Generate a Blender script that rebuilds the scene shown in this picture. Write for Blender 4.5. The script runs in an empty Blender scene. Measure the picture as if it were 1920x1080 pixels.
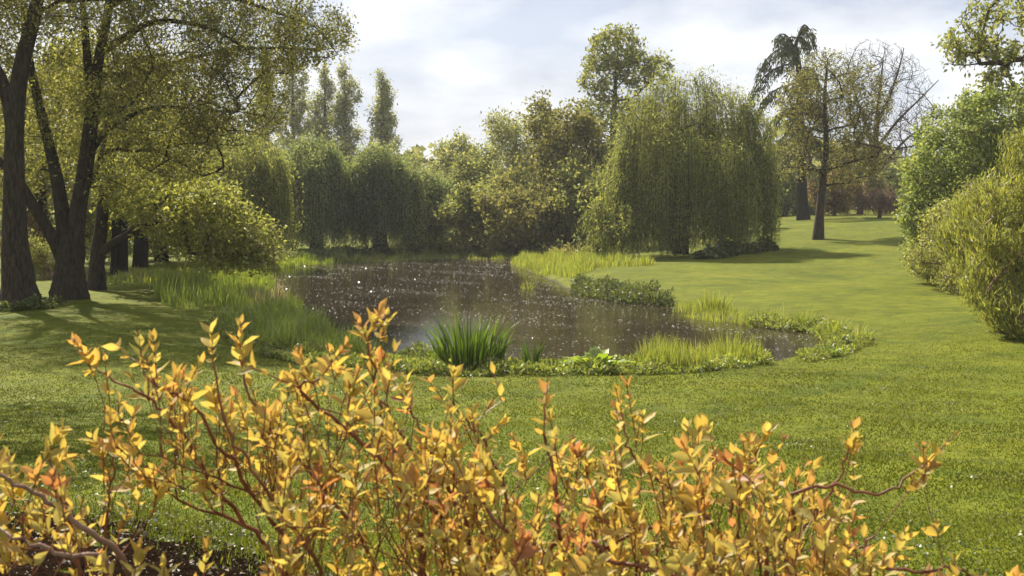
import bpy, math, random
import numpy as np
from mathutils import Matrix, Vector

scene = bpy.context.scene
COL = scene.collection
R = math.radians

# ------------------------------------------------------------------ camera
FPX = 2318.0                      # focal length in photograph pixels (1920 wide)
CAM = np.array([0.0, 0.0, 2.8])
PITCH = math.atan((540 - 390) / FPX)
cam_data = bpy.data.cameras.new("camera")
cam_data.sensor_width = 36.0
cam_data.lens = 36.0 * FPX / 1920.0
cam_data.clip_start = 0.05
cam_data.clip_end = 4000
cam_data.dof.use_dof = True
cam_data.dof.focus_distance = 16.0
cam_data.dof.aperture_fstop = 10.0
cam = bpy.data.objects.new("camera", cam_data)
cam.location = CAM
cam.rotation_euler = (math.pi / 2 - PITCH, 0, 0)
COL.objects.link(cam)
scene.camera = cam

# ------------------------------------------------------------------ sky, sun, exposure
SUN_EL, SUN_AZ = 43.0, -30.0      # azimuth measured from +Y, negative = to the left
world = bpy.data.worlds.new("World")
scene.world = world
world.use_nodes = True
nt = world.node_tree
nt.nodes.clear()
N = nt.nodes.new
out = N("ShaderNodeOutputWorld")
bg = N("ShaderNodeBackground")
bg.inputs["Strength"].default_value = 0.13
sky = N("ShaderNodeTexSky")
sky.sky_type = 'NISHITA'
sky.sun_disc = False
sky.sun_elevation = R(SUN_EL)
sky.sun_rotation = R(SUN_AZ)
sky.air_density = 1.0
sky.dust_density = 1.6
tc = N("ShaderNodeTexCoord")
mp = N("ShaderNodeMapping")
mp.inputs["Scale"].default_value = (1.0, 1.0, 2.6)
mp.inputs["Location"].default_value = (0.37, 0.1, 0.55)
n1 = N("ShaderNodeTexNoise")
n1.inputs["Scale"].default_value = 3.1
n1.inputs["Detail"].default_value = 7
n1.inputs["Roughness"].default_value = 0.52
n1.inputs["Distortion"].default_value = 0.25
r1 = N("ShaderNodeValToRGB")
r1.color_ramp.elements[0].position = 0.34
r1.color_ramp.elements[0].color = (0.88, 0.88, 0.88, 1)
r1.color_ramp.elements[1].position = 0.66
r1.color_ramp.elements[1].color = (1, 1, 1, 1)
n2 = N("ShaderNodeTexNoise")
n2.inputs["Scale"].default_value = 6.5
n2.inputs["Detail"].default_value = 6
n2.inputs["Roughness"].default_value = 0.5
r2 = N("ShaderNodeValToRGB")
r2.color_ramp.elements[0].position = 0.42
r2.color_ramp.elements[0].color = (1.95, 2.14, 2.60, 1)
r2.color_ramp.elements[1].position = 0.66
r2.color_ramp.elements[1].color = (3.55, 3.55, 3.6, 1)
mx = N("ShaderNodeMix")
mx.data_type = 'RGBA'
L = nt.links.new
L(tc.outputs["Generated"], mp.inputs["Vector"])
L(mp.outputs["Vector"], n1.inputs["Vector"])
L(mp.outputs["Vector"], n2.inputs["Vector"])
L(n1.outputs["Fac"], r1.inputs["Fac"])
L(n2.outputs["Fac"], r2.inputs["Fac"])
L(r1.outputs["Color"], mx.inputs[0])
L(sky.outputs["Color"], mx.inputs[6])
L(r2.outputs["Color"], mx.inputs[7])
L(mx.outputs[2], bg.inputs["Color"])
L(bg.outputs["Background"], out.inputs["Surface"])

sun_data = bpy.data.lights.new("sun", 'SUN')
sun_data.energy = 4.8
sun_data.angle = R(0.55)
sun_data.color = (1.0, 0.93, 0.80)
sun = bpy.data.objects.new("sun", sun_data)
sd_ = Vector((math.sin(R(SUN_AZ)) * math.cos(R(SUN_EL)), math.cos(R(SUN_AZ)) * math.cos(R(SUN_EL)), math.sin(R(SUN_EL))))
sun.rotation_euler = sd_.to_track_quat('Z', 'Y').to_euler()
sun.location = (-20, 30, 40)
COL.objects.link(sun)

scene.view_settings.view_transform = 'Standard'
scene.view_settings.look = 'None'
scene.view_settings.exposure = 1.12
scene.view_settings.gamma = 1.0
scene.view_settings.use_curve_mapping = False
scene.render.engine = 'CYCLES'
scene.cycles.max_bounces = 5
scene.cycles.adaptive_threshold = 0.015
scene.cycles.diffuse_bounces = 3
scene.cycles.glossy_bounces = 3
scene.cycles.transmission_bounces = 4
scene.cycles.sample_clamp_indirect = 4.0
scene.cycles.use_denoising = True
scene.cycles.denoiser = 'OPENIMAGEDENOISE'
scene.cycles.denoising_input_passes = 'RGB_ALBEDO_NORMAL'
scene.cycles.denoising_prefilter = 'ACCURATE'

# ------------------------------------------------------------------ helpers
UPV = np.array([0, math.sin(PITCH), math.cos(PITCH)])
FWD = np.array([0, math.cos(PITCH), -math.sin(PITCH)])

def ray(px, py):
    return FWD + np.array([(px - 960) / FPX, 0, 0]) + UPV * ((540 - py) / FPX)

def at(px, py, d):
    """Point of the place seen at photograph pixel (px, py), d metres ahead."""
    r = ray(px, py)
    return CAM + r * (d / r[1])

def nrm(v):
    return v / np.maximum(np.linalg.norm(v, axis=-1, keepdims=True), 1e-9)

def sstep(a, b, x):
    t = np.clip((x - a) / (b - a), 0, 1)
    return t * t * (3 - 2 * t)

def new_mesh(name, V, Q=None, T=None, rnd=None, smooth=False, rnd_name="rnd"):
    V = np.asarray(V, dtype=np.float32).reshape(-1, 3)
    parts, sizes = [], []
    if Q is not None and len(Q):
        Q = np.asarray(Q, dtype=np.int32).reshape(-1, 4); parts.append(Q.ravel()); sizes.append(np.full(len(Q), 4, np.int32))
    if T is not None and len(T):
        T = np.asarray(T, dtype=np.int32).reshape(-1, 3); parts.append(T.ravel()); sizes.append(np.full(len(T), 3, np.int32))
    loops = np.concatenate(parts); sz = np.concatenate(sizes)
    me = bpy.data.meshes.new(name)
    me.vertices.add(len(V)); me.vertices.foreach_set("co", V.ravel())
    me.loops.add(len(loops)); me.loops.foreach_set("vertex_index", loops)
    me.polygons.add(len(sz))
    starts = np.concatenate([[0], np.cumsum(sz)[:-1]]).astype(np.int32)
    me.polygons.foreach_set("loop_start", starts)
    if smooth:
        me.polygons.foreach_set("use_smooth", np.ones(len(sz), dtype=bool))
    me.update(calc_edges=True)
    if rnd is not None:
        a = me.attributes.new(rnd_name, 'FLOAT', 'FACE')
        a.data.foreach_set("value", np.asarray(rnd, dtype=np.float32))
    return me

def put(name, me, mat, parent=None, loc=(0, 0, 0)):
    if mat is not None and not me.materials:
        me.materials.append(mat)
    o = bpy.data.objects.new(name, me)
    o.location = loc
    o.parent = parent
    COL.objects.link(o)
    return o

def tag(o, label=None, cat=None, group=None, kind=None):
    if label: o["label"] = label
    if cat: o["category"] = cat
    if group: o["group"] = group
    if kind: o["kind"] = kind
    return o

def thing(name, label, cat, loc, group=None):
    o = bpy.data.objects.new(name, None)
    o.empty_display_size = 0.3
    o.location = [float(c) for c in loc]
    COL.objects.link(o)
    return tag(o, label, cat, group)

def copy_tree(root, loc, rz=0.0, sc=(1, 1, 1), label=None):
    r = root.copy(); COL.objects.link(r)
    r.location = [float(c) for c in loc]; r.rotation_euler = (0, 0, rz); r.scale = sc
    if label: r["label"] = label
    for ch in root.children:
        c = ch.copy(); COL.objects.link(c); c.parent = r
        for g in ch.children:
            d = g.copy(); COL.objects.link(d); d.parent = c
    return r

# ------------------------------------------------------------------ materials
def mat_new(name):
    m = bpy.data.materials.new(name); m.use_nodes = True
    m.node_tree.nodes.clear()
    return m, m.node_tree.nodes, m.node_tree.links

def ramp(nodes, stops):
    r = nodes.new("ShaderNodeValToRGB")
    e = r.color_ramp.elements
    while len(e) < len(stops): e.new(0.5)
    for i, (p, c) in enumerate(stops):
        e[i].position = p; e[i].color = (*c, 1)
    return r

def leaf_mat(name, stops, transl=0.42, gloss=0.10, rough=0.4, patch=0.0, tint=(1.18, 1.15, 0.7), source="rnd", gain=2.35):
    if stops: stops = [(p, tuple(min(0.5, c * gain * f_) for c, f_ in zip(q, (1.05, 1.0, 1.2)))) for p, q in stops]
    transl = transl + 0.12
    rough = max(rough, 0.45)
    m, n, l = mat_new(name)
    o = n.new("ShaderNodeOutputMaterial")
    if source == "object":
        a = n.new("ShaderNodeObjectInfo"); col = a.outputs["Color"]
    elif source == "colour":
        a = n.new("ShaderNodeAttribute"); a.attribute_name = "tone"; col = a.outputs["Color"]
    else:
        a = n.new("ShaderNodeAttribute"); a.attribute_name = "rnd"
        r = ramp(n, stops); l.new(a.outputs["Fac"], r.inputs["Fac"]); col = r.outputs["Color"]
        if patch > 0:
            tcx = n.new("ShaderNodeTexCoord"); nz = n.new("ShaderNodeTexNoise")
            nz.inputs["Scale"].default_value = 0.9; nz.inputs["Detail"].default_value = 2
            l.new(tcx.outputs["Object"], nz.inputs["Vector"])
            hs = n.new("ShaderNodeHueSaturation")
            mr = n.new("ShaderNodeMapRange"); mr.inputs[1].default_value = 0.3; mr.inputs[2].default_value = 0.7
            mr.inputs[3].default_value = 1 - patch; mr.inputs[4].default_value = 1 + patch
            l.new(nz.outputs["Fac"], mr.inputs[0]); l.new(mr.outputs[0], hs.inputs["Value"])
            l.new(col, hs.inputs["Color"]); col = hs.outputs["Color"]
    if source != "rnd":
        ra_ = n.new("ShaderNodeAttribute"); ra_.attribute_name = "rib"; al_ = n.new("ShaderNodeAttribute"); al_.attribute_name = "alo"
        # side veins run from the midrib towards the tip
        v1 = n.new("ShaderNodeMath"); v1.operation = 'MULTIPLY_ADD'; v1.inputs[1].default_value = -0.22
        l.new(ra_.outputs["Fac"], v1.inputs[0]); l.new(al_.outputs["Fac"], v1.inputs[2])
        v2 = n.new("ShaderNodeMath"); v2.operation = 'MULTIPLY'; v2.inputs[1].default_value = 44.0; l.new(v1.outputs[0], v2.inputs[0])
        v3 = n.new("ShaderNodeMath"); v3.operation = 'SINE'; l.new(v2.outputs[0], v3.inputs[0])
        v4 = n.new("ShaderNodeMapRange"); v4.inputs[1].default_value = -1; v4.inputs[2].default_value = 1; v4.inputs[3].default_value = 0.84; v4.inputs[4].default_value = 1.08
        l.new(v3.outputs[0], v4.inputs[0])
        hs = n.new("ShaderNodeHueSaturation"); l.new(v4.outputs[0], hs.inputs["Value"]); l.new(col, hs.inputs["Color"])
        e1 = n.new("ShaderNodeMath"); e1.operation = 'POWER'; e1.inputs[1].default_value = 3; l.new(ra_.outputs["Fac"], e1.inputs[0])
        e2 = n.new("ShaderNodeMath"); e2.operation = 'MULTIPLY'; e2.inputs[1].default_value = 0.4; l.new(e1.outputs[0], e2.inputs[0])
        ec = n.new("ShaderNodeMix"); ec.data_type = 'RGBA'; ec.blend_type = 'MULTIPLY'; ec.inputs[7].default_value = (0.9, 0.55, 0.5, 1)
        l.new(e2.outputs[0], ec.inputs[0]); l.new(hs.outputs["Color"], ec.inputs[6]); col = ec.outputs[2]
    d = n.new("ShaderNodeBsdfDiffuse"); t = n.new("ShaderNodeBsdfTranslucent"); g = n.new("ShaderNodeBsdfGlossy")
    g.inputs["Roughness"].default_value = rough; g.inputs["Color"].default_value = (1, 1, 1, 1)
    tm = n.new("ShaderNodeMix"); tm.data_type = 'RGBA'; tm.blend_type = 'MULTIPLY'; tm.inputs[0].default_value = 1
    tm.inputs[7].default_value = (*tint, 1)
    l.new(col, tm.inputs[6])
    m1 = n.new("ShaderNodeMixShader"); m1.inputs[0].default_value = transl
    m2 = n.new("ShaderNodeMixShader")
    m2.inputs[0].default_value = gloss * 0.13
    l.new(col, d.inputs["Color"]); l.new(tm.outputs[2], t.inputs["Color"])
    l.new(d.outputs[0], m1.inputs[1]); l.new(t.outputs[0], m1.inputs[2])
    l.new(m1.outputs[0], m2.inputs[1]); l.new(g.outputs[0], m2.inputs[2])
    l.new(m2.outputs[0], o.inputs["Surface"])
    return m

def bark_mat(name, c1, c2, scale=6.0, bump=0.6, rough=0.9):
    m, n, l = mat_new(name)
    o = n.new("ShaderNodeOutputMaterial"); p = n.new("ShaderNodeBsdfPrincipled")
    tcx = n.new("ShaderNodeTexCoord"); mpx = n.new("ShaderNodeMapping"); mpx.inputs["Scale"].default_value = (scale, scale, scale * 0.22)
    nz = n.new("ShaderNodeTexNoise"); nz.inputs["Scale"].default_value = 2.0; nz.inputs["Detail"].default_value = 6; nz.inputs["Roughness"].default_value = 0.65
    r = ramp(n, [(0.32, c1), (0.68, c2)])
    b = n.new("ShaderNodeBump"); b.inputs["Strength"].default_value = bump; b.inputs["Distance"].default_value = 0.05
    l.new(tcx.outputs["Object"], mpx.inputs["Vector"]); l.new(mpx.outputs[0], nz.inputs["Vector"])
    l.new(nz.outputs["Fac"], r.inputs["Fac"]); l.new(r.outputs["Color"], p.inputs["Base Color"])
    l.new(nz.outputs["Fac"], b.inputs["Height"]); l.new(b.outputs[0], p.inputs["Normal"])
    p.inputs["Roughness"].default_value = rough; p.inputs["Specular IOR Level"].default_value = 0.2
    l.new(p.outputs[0], o.inputs["Surface"])
    return m

M = {}
M["bark_willow"] = bark_mat("bark_willow", (0.009, 0.007, 0.005), (0.075, 0.058, 0.038), 9, 1.0)
M["bark_dark"] = bark_mat("bark_dark", (0.010, 0.008, 0.006), (0.036, 0.028, 0.021), 6)
M["bark_brown"] = bark_mat("bark_brown", (0.030, 0.019, 0.012), (0.085, 0.057, 0.038), 6)
M["bark_oak"] = bark_mat("bark_oak", (0.026, 0.019, 0.013), (0.085, 0.064, 0.044), 8)
M["twig_red"] = bark_mat("twig_red", (0.13, 0.042, 0.024), (0.30, 0.115, 0.06), 14, 0.25, 0.45)
M["twig_grey"] = bark_mat("twig_grey", (0.14, 0.055, 0.035), (0.33, 0.22, 0.16), 10, 0.25, 0.5)
M["lf_willow_near"] = leaf_mat("lf_willow_near", [(0, (0.045, 0.052, 0.012)), (0.6, (0.100, 0.104, 0.022)), (1, (0.16, 0.155, 0.045))], 0.42, 0.2, 0.35, 0.12)
M["lf_willow_low"] = leaf_mat("lf_willow_low", [(0, (0.060, 0.070, 0.014)), (0.6, (0.115, 0.125, 0.026)), (1, (0.18, 0.18, 0.05))], 0.42, 0.2, 0.35, 0.1)
M["lf_weep"] = leaf_mat("lf_weep", [(0, (0.052, 0.064, 0.016)), (0.6, (0.095, 0.108, 0.025)), (1, (0.145, 0.145, 0.040))], 0.42, 0.1, 0.45, 0.15, gain=2.9)
M["lf_weep_dark"] = leaf_mat("lf_weep_dark", [(0, (0.042, 0.058, 0.022)), (0.6, (0.075, 0.094, 0.032)), (1, (0.11, 0.115, 0.036))], 0.42, 0.1, 0.45, 0.15, gain=3.0)
M["lf_poplar"] = leaf_mat("lf_poplar", [(0, (0.060, 0.072, 0.026)), (0.6, (0.108, 0.118, 0.040)), (1, (0.15, 0.15, 0.06))], 0.42, 0.15, 0.4, 0.1, gain=2.8)
M["lf_mid"] = leaf_mat("lf_mid", [(0, (0.055, 0.066, 0.018)), (0.6, (0.105, 0.118, 0.030)), (1, (0.155, 0.155, 0.05))], 0.42, 0.1, 0.45, 0.2)
M["lf_pale"] = leaf_mat("lf_pale", [(0, (0.075, 0.088, 0.030)), (0.6, (0.125, 0.135, 0.046)), (1, (0.18, 0.18, 0.075))], 0.42, 0.1, 0.45, 0.15)
M["lf_brown"] = leaf_mat("lf_brown", [(0, (0.050, 0.050, 0.014)), (0.6, (0.086, 0.087, 0.024)), (1, (0.125, 0.122, 0.04))], 0.40, 0.1, 0.45, 0.2)
M["lf_russet"] = leaf_mat("lf_russet", [(0, (0.050, 0.036, 0.014)), (0.6, (0.080, 0.062, 0.022)), (1, (0.11, 0.088, 0.032))], 0.40, 0.1, 0.45, 0.15)
M["lf_cherry"] = leaf_mat("lf_cherry", [(0, (0.048, 0.032, 0.020)), (0.6, (0.078, 0.054, 0.034)), (1, (0.105, 0.076, 0.048))], 0.35, 0.1, 0.45)
M["lf_conifer"] = leaf_mat("lf_conifer", [(0, (0.018, 0.026, 0.012)), (0.6, (0.036, 0.046, 0.018)), (1, (0.062, 0.066, 0.028))], 0.25, 0.1, 0.5)
M["lf_bush"] = leaf_mat("lf_bush", [(0, (0.060, 0.082, 0.018)), (0.6, (0.100, 0.125, 0.028)), (1, (0.15, 0.165, 0.05))], 0.40, 0.2, 0.35, 0.15)
M["lf_osier"] = leaf_mat("lf_osier", [(0, (0.070, 0.082, 0.014)), (0.6, (0.110, 0.122, 0.020)), (1, (0.16, 0.165, 0.04))], 0.42, 0.2, 0.35, 0.15)
M["lf_far"] = leaf_mat("lf_far", [(0, (0.045, 0.055, 0.020)), (0.6, (0.080, 0.090, 0.030)), (1, (0.12, 0.12, 0.05))], 0.40, 0.05, 0.5, 0.3)
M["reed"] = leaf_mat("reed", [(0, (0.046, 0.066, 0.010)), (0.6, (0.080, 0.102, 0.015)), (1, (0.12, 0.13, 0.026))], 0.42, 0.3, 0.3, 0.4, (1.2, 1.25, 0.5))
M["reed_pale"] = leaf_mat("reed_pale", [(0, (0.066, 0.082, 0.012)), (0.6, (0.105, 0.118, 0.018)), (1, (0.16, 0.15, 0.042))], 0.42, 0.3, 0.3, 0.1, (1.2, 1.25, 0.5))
M["reed_dry"] = leaf_mat("reed_dry", [(0, (0.10, 0.085, 0.035)), (0.6, (0.17, 0.13, 0.06)), (1, (0.26, 0.21, 0.11))], 0.3, 0.2, 0.4)
M["iris"] = leaf_mat("iris", [(0, (0.022, 0.036, 0.005)), (0.6, (0.036, 0.052, 0.007)), (1, (0.060, 0.074, 0.012))], 0.38, 0.3, 0.3, 0, (1.1, 1.3, 0.5))
M["dock"] = leaf_mat("dock", [(0, (0.075, 0.110, 0.012)), (0.6, (0.10, 0.135, 0.016)), (1, (0.125, 0.155, 0.022))], 0.45, 0.3, 0.3, 0, (1.25, 1.25, 0.5))
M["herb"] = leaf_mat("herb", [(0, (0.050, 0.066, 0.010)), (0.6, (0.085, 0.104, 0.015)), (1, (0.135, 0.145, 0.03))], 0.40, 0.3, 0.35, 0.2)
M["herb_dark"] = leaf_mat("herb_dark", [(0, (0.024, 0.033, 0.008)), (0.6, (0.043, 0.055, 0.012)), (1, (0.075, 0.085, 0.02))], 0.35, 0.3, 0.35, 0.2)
M["grass"] = leaf_mat("grass", [(0, (0.062, 0.090, 0.010)), (0.6, (0.105, 0.130, 0.014)), (1, (0.17, 0.175, 0.035))], 0.35, 0.05, 0.5, 0.22, (1.2, 1.2, 0.5), gain=0.93)
M["dogwood_leaf"] = leaf_mat("dogwood_leaf", None, 0.42, 0.16, 0.5, tint=(1.1, 1.0, 0.7), source="object")
M["dogwood_foliage"] = leaf_mat("dogwood_foliage", None, 0.42, 0.16, 0.5, tint=(1.1, 1.0, 0.7), source="colour")

# ------------------------------------------------------------------ ground and pond
POND_PX = [(505, 512), (530, 497), (590, 491), (650, 489), (720, 484), (800, 481), (870, 479), (930, 482), (965, 492),
           (985, 506), (1020, 519), (1060, 540), (1110, 553), (1170, 562), (1240, 573), (1320, 592), (1400, 602), (1480, 608),
           (1530, 622), (1540, 645), (1515, 666), (1450, 680), (1380, 688), (1280, 693), (1150, 696), (1050, 698), (950, 701),
           (850, 702), (760, 694), (690, 680), (650, 650), (620, 628), (570, 600), (525, 572), (505, 545)]

def px_plane(px, py, z):
    r = ray(px, py)
    return CAM + r * ((z - CAM[2]) / r[2])

POND = np.array([px_plane(x, y, 0.0)[:2] for x, y in POND_PX])

def pond_sd(x, y):
    """Signed distance to the water line, negative in the water."""
    P = np.stack([np.asarray(x, float).ravel(), np.asarray(y, float).ravel()], 1)
    dmin = np.full(len(P), 1e9); inside = np.zeros(len(P), bool)
    n = len(POND)
    for i in range(n):
        a, b = POND[i], POND[(i + 1) % n]
        ab = b - a; ap = P - a
        t = np.clip((ap @ ab) / (ab @ ab), 0, 1)
        d = np.hypot(ap[:, 0] - t * ab[0], ap[:, 1] - t * ab[1])
        dmin = np.minimum(dmin, d)
        c = (a[1] > P[:, 1]) != (b[1] > P[:, 1])
        with np.errstate(divide='ignore', invalid='ignore'):
            xi = a[0] + (P[:, 1] - a[1]) * (b[0] - a[0]) / (b[1] - a[1])
        inside ^= c & (P[:, 0] < xi)
    return np.where(inside, -dmin, dmin).reshape(np.shape(x))

def land(x, y):
    h = 0.30 + 1.9 * sstep(0, 26, x) * sstep(34, 84, y) + 0.55 * sstep(17, 4, y)
    h = h + 0.5 * sstep(80, 130, y) + 0.25 * sstep(-8, -30, x) * sstep(20, 60, y)
    h = h + 0.035 * np.sin(x * 0.9 + 1.3) * np.sin(y * 0.63) + 0.02 * np.sin(x * 2.1 + y * 1.3)
    return h

def ground_z(x, y):
    x = np.asarray(x, float); y = np.asarray(y, float)
    s = pond_sd(x, y)
    s = s + 0.12 * np.sin(x * 3.1 + y * 1.7) * np.cos(y * 2.3 - x)
    lz = land(x, y)
    up = lz * (0.40 * sstep(-0.05, 0.45, s) + 0.60 * sstep(0.3, 4.5, s))
    return np.where(s > -0.05, up, -0.55 * sstep(0.0, 1.5, -s))

def gz(x, y):
    return float(ground_z(np.array([x]), np.array([y]))[0])

def on_ground(px, d):
    p = at(px, 500, d)
    return np.array([p[0], d, gz(p[0], d)])

def axis(parts):
    return np.concatenate([np.linspace(a, b, n, endpoint=False) for a, b, n in parts] + [[parts[-1][1]]])

gx = axis([(-900, -150, 12), (-150, -40, 22), (-40, -18, 40), (-18, 20, 112), (20, 45, 36), (45, 150, 22), (150, 900, 12)])
gy = axis([(-300, -20, 8), (-20, 2, 12), (2, 40, 112), (40, 84, 66), (84, 160, 26), (160, 1500, 16)])
GX, GY = np.meshgrid(gx, gy)
GZ = ground_z(GX, GY)
nx, ny = len(gx), len(gy)
idx = np.arange(nx * ny).reshape(ny, nx)
Q = np.stack([idx[:-1, :-1], idx[:-1, 1:], idx[1:, 1:], idx[1:, :-1]], -1).reshape(-1, 4)

def lawn_material():
    m, n, l = mat_new("lawn_turf")
    o = n.new("ShaderNodeOutputMaterial"); p = n.new("ShaderNodeBsdfPrincipled")
    tcx = n.new("ShaderNodeTexCoord")
    def noise(s, d, ro=0.6):
        z = n.new("ShaderNodeTexNoise"); z.inputs["Scale"].default_value = s; z.inputs["Detail"].default_value = d; z.inputs["Roughness"].default_value = ro
        l.new(tcx.outputs["Object"], z.inputs["Vector"]); return z
    a = noise(0.32, 3); b = noise(2.2, 5, 0.7); c = noise(26, 3, 0.7); e = noise(1.1, 4, 0.6)
    ra = ramp(n, [(0.30, (0.092, 0.108, 0.007)), (0.55, (0.126, 0.140, 0.009)), (0.75, (0.156, 0.162, 0.013))])
    l.new(a.outputs["Fac"], ra.inputs["Fac"])
    rb = ramp(n, [(0.3, (0.62, 0.66, 0.62)), (0.7, (1.32, 1.28, 1.25))]); l.new(b.outputs["Fac"], rb.inputs["Fac"])
    rc = ramp(n, [(0.3, (0.62, 0.66, 0.6)), (0.7, (1.35, 1.3, 1.3))]); l.new(c.outputs["Fac"], rc.inputs["Fac"])
    m1 = n.new("ShaderNodeMix"); m1.data_type = 'RGBA'; m1.blend_type = 'MULTIPLY'; m1.inputs[0].default_value = 1
    m2 = n.new("ShaderNodeMix"); m2.data_type = 'RGBA'; m2.blend_type = 'MULTIPLY'; m2.inputs[0].default_value = 1
    l.new(ra.outputs[0], m1.inputs[6]); l.new(rb.outputs[0], m1.inputs[7]); l.new(m1.outputs[2], m2.inputs[6]); l.new(rc.outputs[0], m2.inputs[7])
    # worn, dry patches
    rd = ramp(n, [(0.60, (0, 0, 0)), (0.74, (0.6, 0.6, 0.6))]); l.new(e.outputs["Fac"], rd.inputs["Fac"])
    m3 = n.new("ShaderNodeMix"); m3.data_type = 'RGBA'; m3.inputs[7].default_value = (0.115, 0.095, 0.030, 1)
    l.new(rd.outputs[0], m3.inputs[0]); l.new(m2.outputs[2], m3.inputs[6])
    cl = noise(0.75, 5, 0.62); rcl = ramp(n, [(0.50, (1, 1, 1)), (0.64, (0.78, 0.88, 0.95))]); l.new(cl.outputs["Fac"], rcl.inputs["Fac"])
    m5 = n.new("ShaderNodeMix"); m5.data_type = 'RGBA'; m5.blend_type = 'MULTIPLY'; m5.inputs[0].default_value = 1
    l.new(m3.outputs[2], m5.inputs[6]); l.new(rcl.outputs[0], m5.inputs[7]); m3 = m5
    # mud below the water line
    ge = n.new("ShaderNodeNewGeometry"); sx = n.new("ShaderNodeSeparateXYZ"); l.new(ge.outputs["Position"], sx.inputs[0])
    mr = n.new("ShaderNodeMapRange"); mr.inputs[1].default_value = 0.005; mr.inputs[2].default_value = 0.05; l.new(sx.outputs["Z"], mr.inputs[0])
    m4 = n.new("ShaderNodeMix"); m4.data_type = 'RGBA'; m4.inputs[6].default_value = (0.045, 0.033, 0.02, 1)
    l.new(mr.outputs[0], m4.inputs[0]); l.new(m3.outputs[2], m4.inputs[7])
    l.new(m4.outputs[2], p.inputs["Base Color"])
    bp = n.new("ShaderNodeBump"); bp.inputs["Strength"].default_value = 0.9; bp.inputs["Distance"].default_value = 0.04
    l.new(c.outputs["Fac"], bp.inputs["Height"]); l.new(bp.outputs[0], p.inputs["Normal"])
    p.inputs["Roughness"].default_value = 0.85; p.inputs["Specular IOR Level"].default_value = 0.08
    l.new(p.outputs[0], o.inputs["Surface"])
    return m

lawn = put("ground", new_mesh("ground", np.stack([GX, GY, GZ], -1), Q, smooth=True), lawn_material())
tag(lawn, "mown green lawn sloping round the pond", "lawn", kind="structure")

def water_material():
    m, n, l = mat_new("pond_water")
    o = n.new("ShaderNodeOutputMaterial")
    d = n.new("ShaderNodeBsdfDiffuse"); g = n.new("ShaderNodeBsdfGlossy"); mxs = n.new("ShaderNodeMixShader")
    tcx = n.new("ShaderNodeTexCoord"); mpx = n.new("ShaderNodeMapping"); mpx.inputs["Scale"].default_value = (0.45, 1.5, 1)
    z1 = n.new("ShaderNodeTexNoise"); z1.inputs["Scale"].default_value = 7.0; z1.inputs["Detail"].default_value = 4; z1.inputs["Roughness"].default_value = 0.6
    z2 = n.new("ShaderNodeTexNoise"); z2.inputs["Scale"].default_value = 0.35; z2.inputs["Detail"].default_value = 4
    l.new(tcx.outputs["Object"], mpx.inputs["Vector"]); l.new(mpx.outputs[0], z1.inputs["Vector"]); l.new(mpx.outputs[0], z2.inputs["Vector"])
    bp = n.new("ShaderNodeBump"); bp.inputs["Strength"].default_value = 0.10; bp.inputs["Distance"].default_value = 0.02
    l.new(z1.outputs["Fac"], bp.inputs["Height"])
    r = ramp(n, [(0.35, (0.024, 0.018, 0.010)), (0.65, (0.042, 0.031, 0.020))]); l.new(z2.outputs["Fac"], r.inputs["Fac"]); l.new(r.outputs[0], d.inputs["Color"])
    g.inputs["Roughness"].default_value = 0.05; g.inputs["Color"].default_value = (0.9, 0.9, 0.9, 1)
    l.new(bp.outputs[0], g.inputs["Normal"])
    fr = n.new("ShaderNodeFresnel"); fr.inputs["IOR"].default_value = 1.33; l.new(bp.outputs[0], fr.inputs["Normal"])
    mu = n.new("ShaderNodeMath"); mu.operation = 'MULTIPLY'; mu.inputs[1].default_value = 0.85; l.new(fr.outputs[0], mu.inputs[0])
    l.new(mu.outputs[0], mxs.inputs[0]); l.new(d.outputs[0], mxs.inputs[1]); l.new(g.outputs[0], mxs.inputs[2])
    l.new(mxs.outputs[0], o.inputs["Surface"])
    return m

lo, hi = POND.min(0) - 0.6, POND.max(0) + 0.6
water = put("water", new_mesh("water", [(lo[0], lo[1], 0), (hi[0], lo[1], 0), (hi[0], hi[1], 0), (lo[0], hi[1], 0)], [(0, 1, 2, 3)]), water_material())
tag(water, "brown murky water of the pond", "pond", kind="structure")

# ------------------------------------------------------------------ thin spring haze
def haze_box():
    m, n, l = mat_new("haze")
    o = n.new("ShaderNodeOutputMaterial"); v = n.new("ShaderNodeVolumePrincipled")
    v.inputs["Color"].default_value = (0.95, 0.945, 0.93, 1); v.inputs["Density"].default_value = 0.00035; v.inputs["Anisotropy"].default_value = 0.25
    l.new(v.outputs[0], o.inputs["Volume"])
    x0, x1, y0, y1, z0, z1 = -880, 880, -290, 1490, -1.6, 24.0
    V = [(x, y, z) for z in (z0, z1) for y in (y0, y1) for x in (x0, x1)]
    F = [(0, 2, 3, 1), (4, 5, 7, 6), (0, 1, 5, 4), (2, 6, 7, 3), (0, 4, 6, 2), (1, 3, 7, 5)]
    return tag(put("haze", new_mesh("haze", V, F), m), "thin pale haze in the air over the pond", "haze", kind="stuff")
haze_box()

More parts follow.
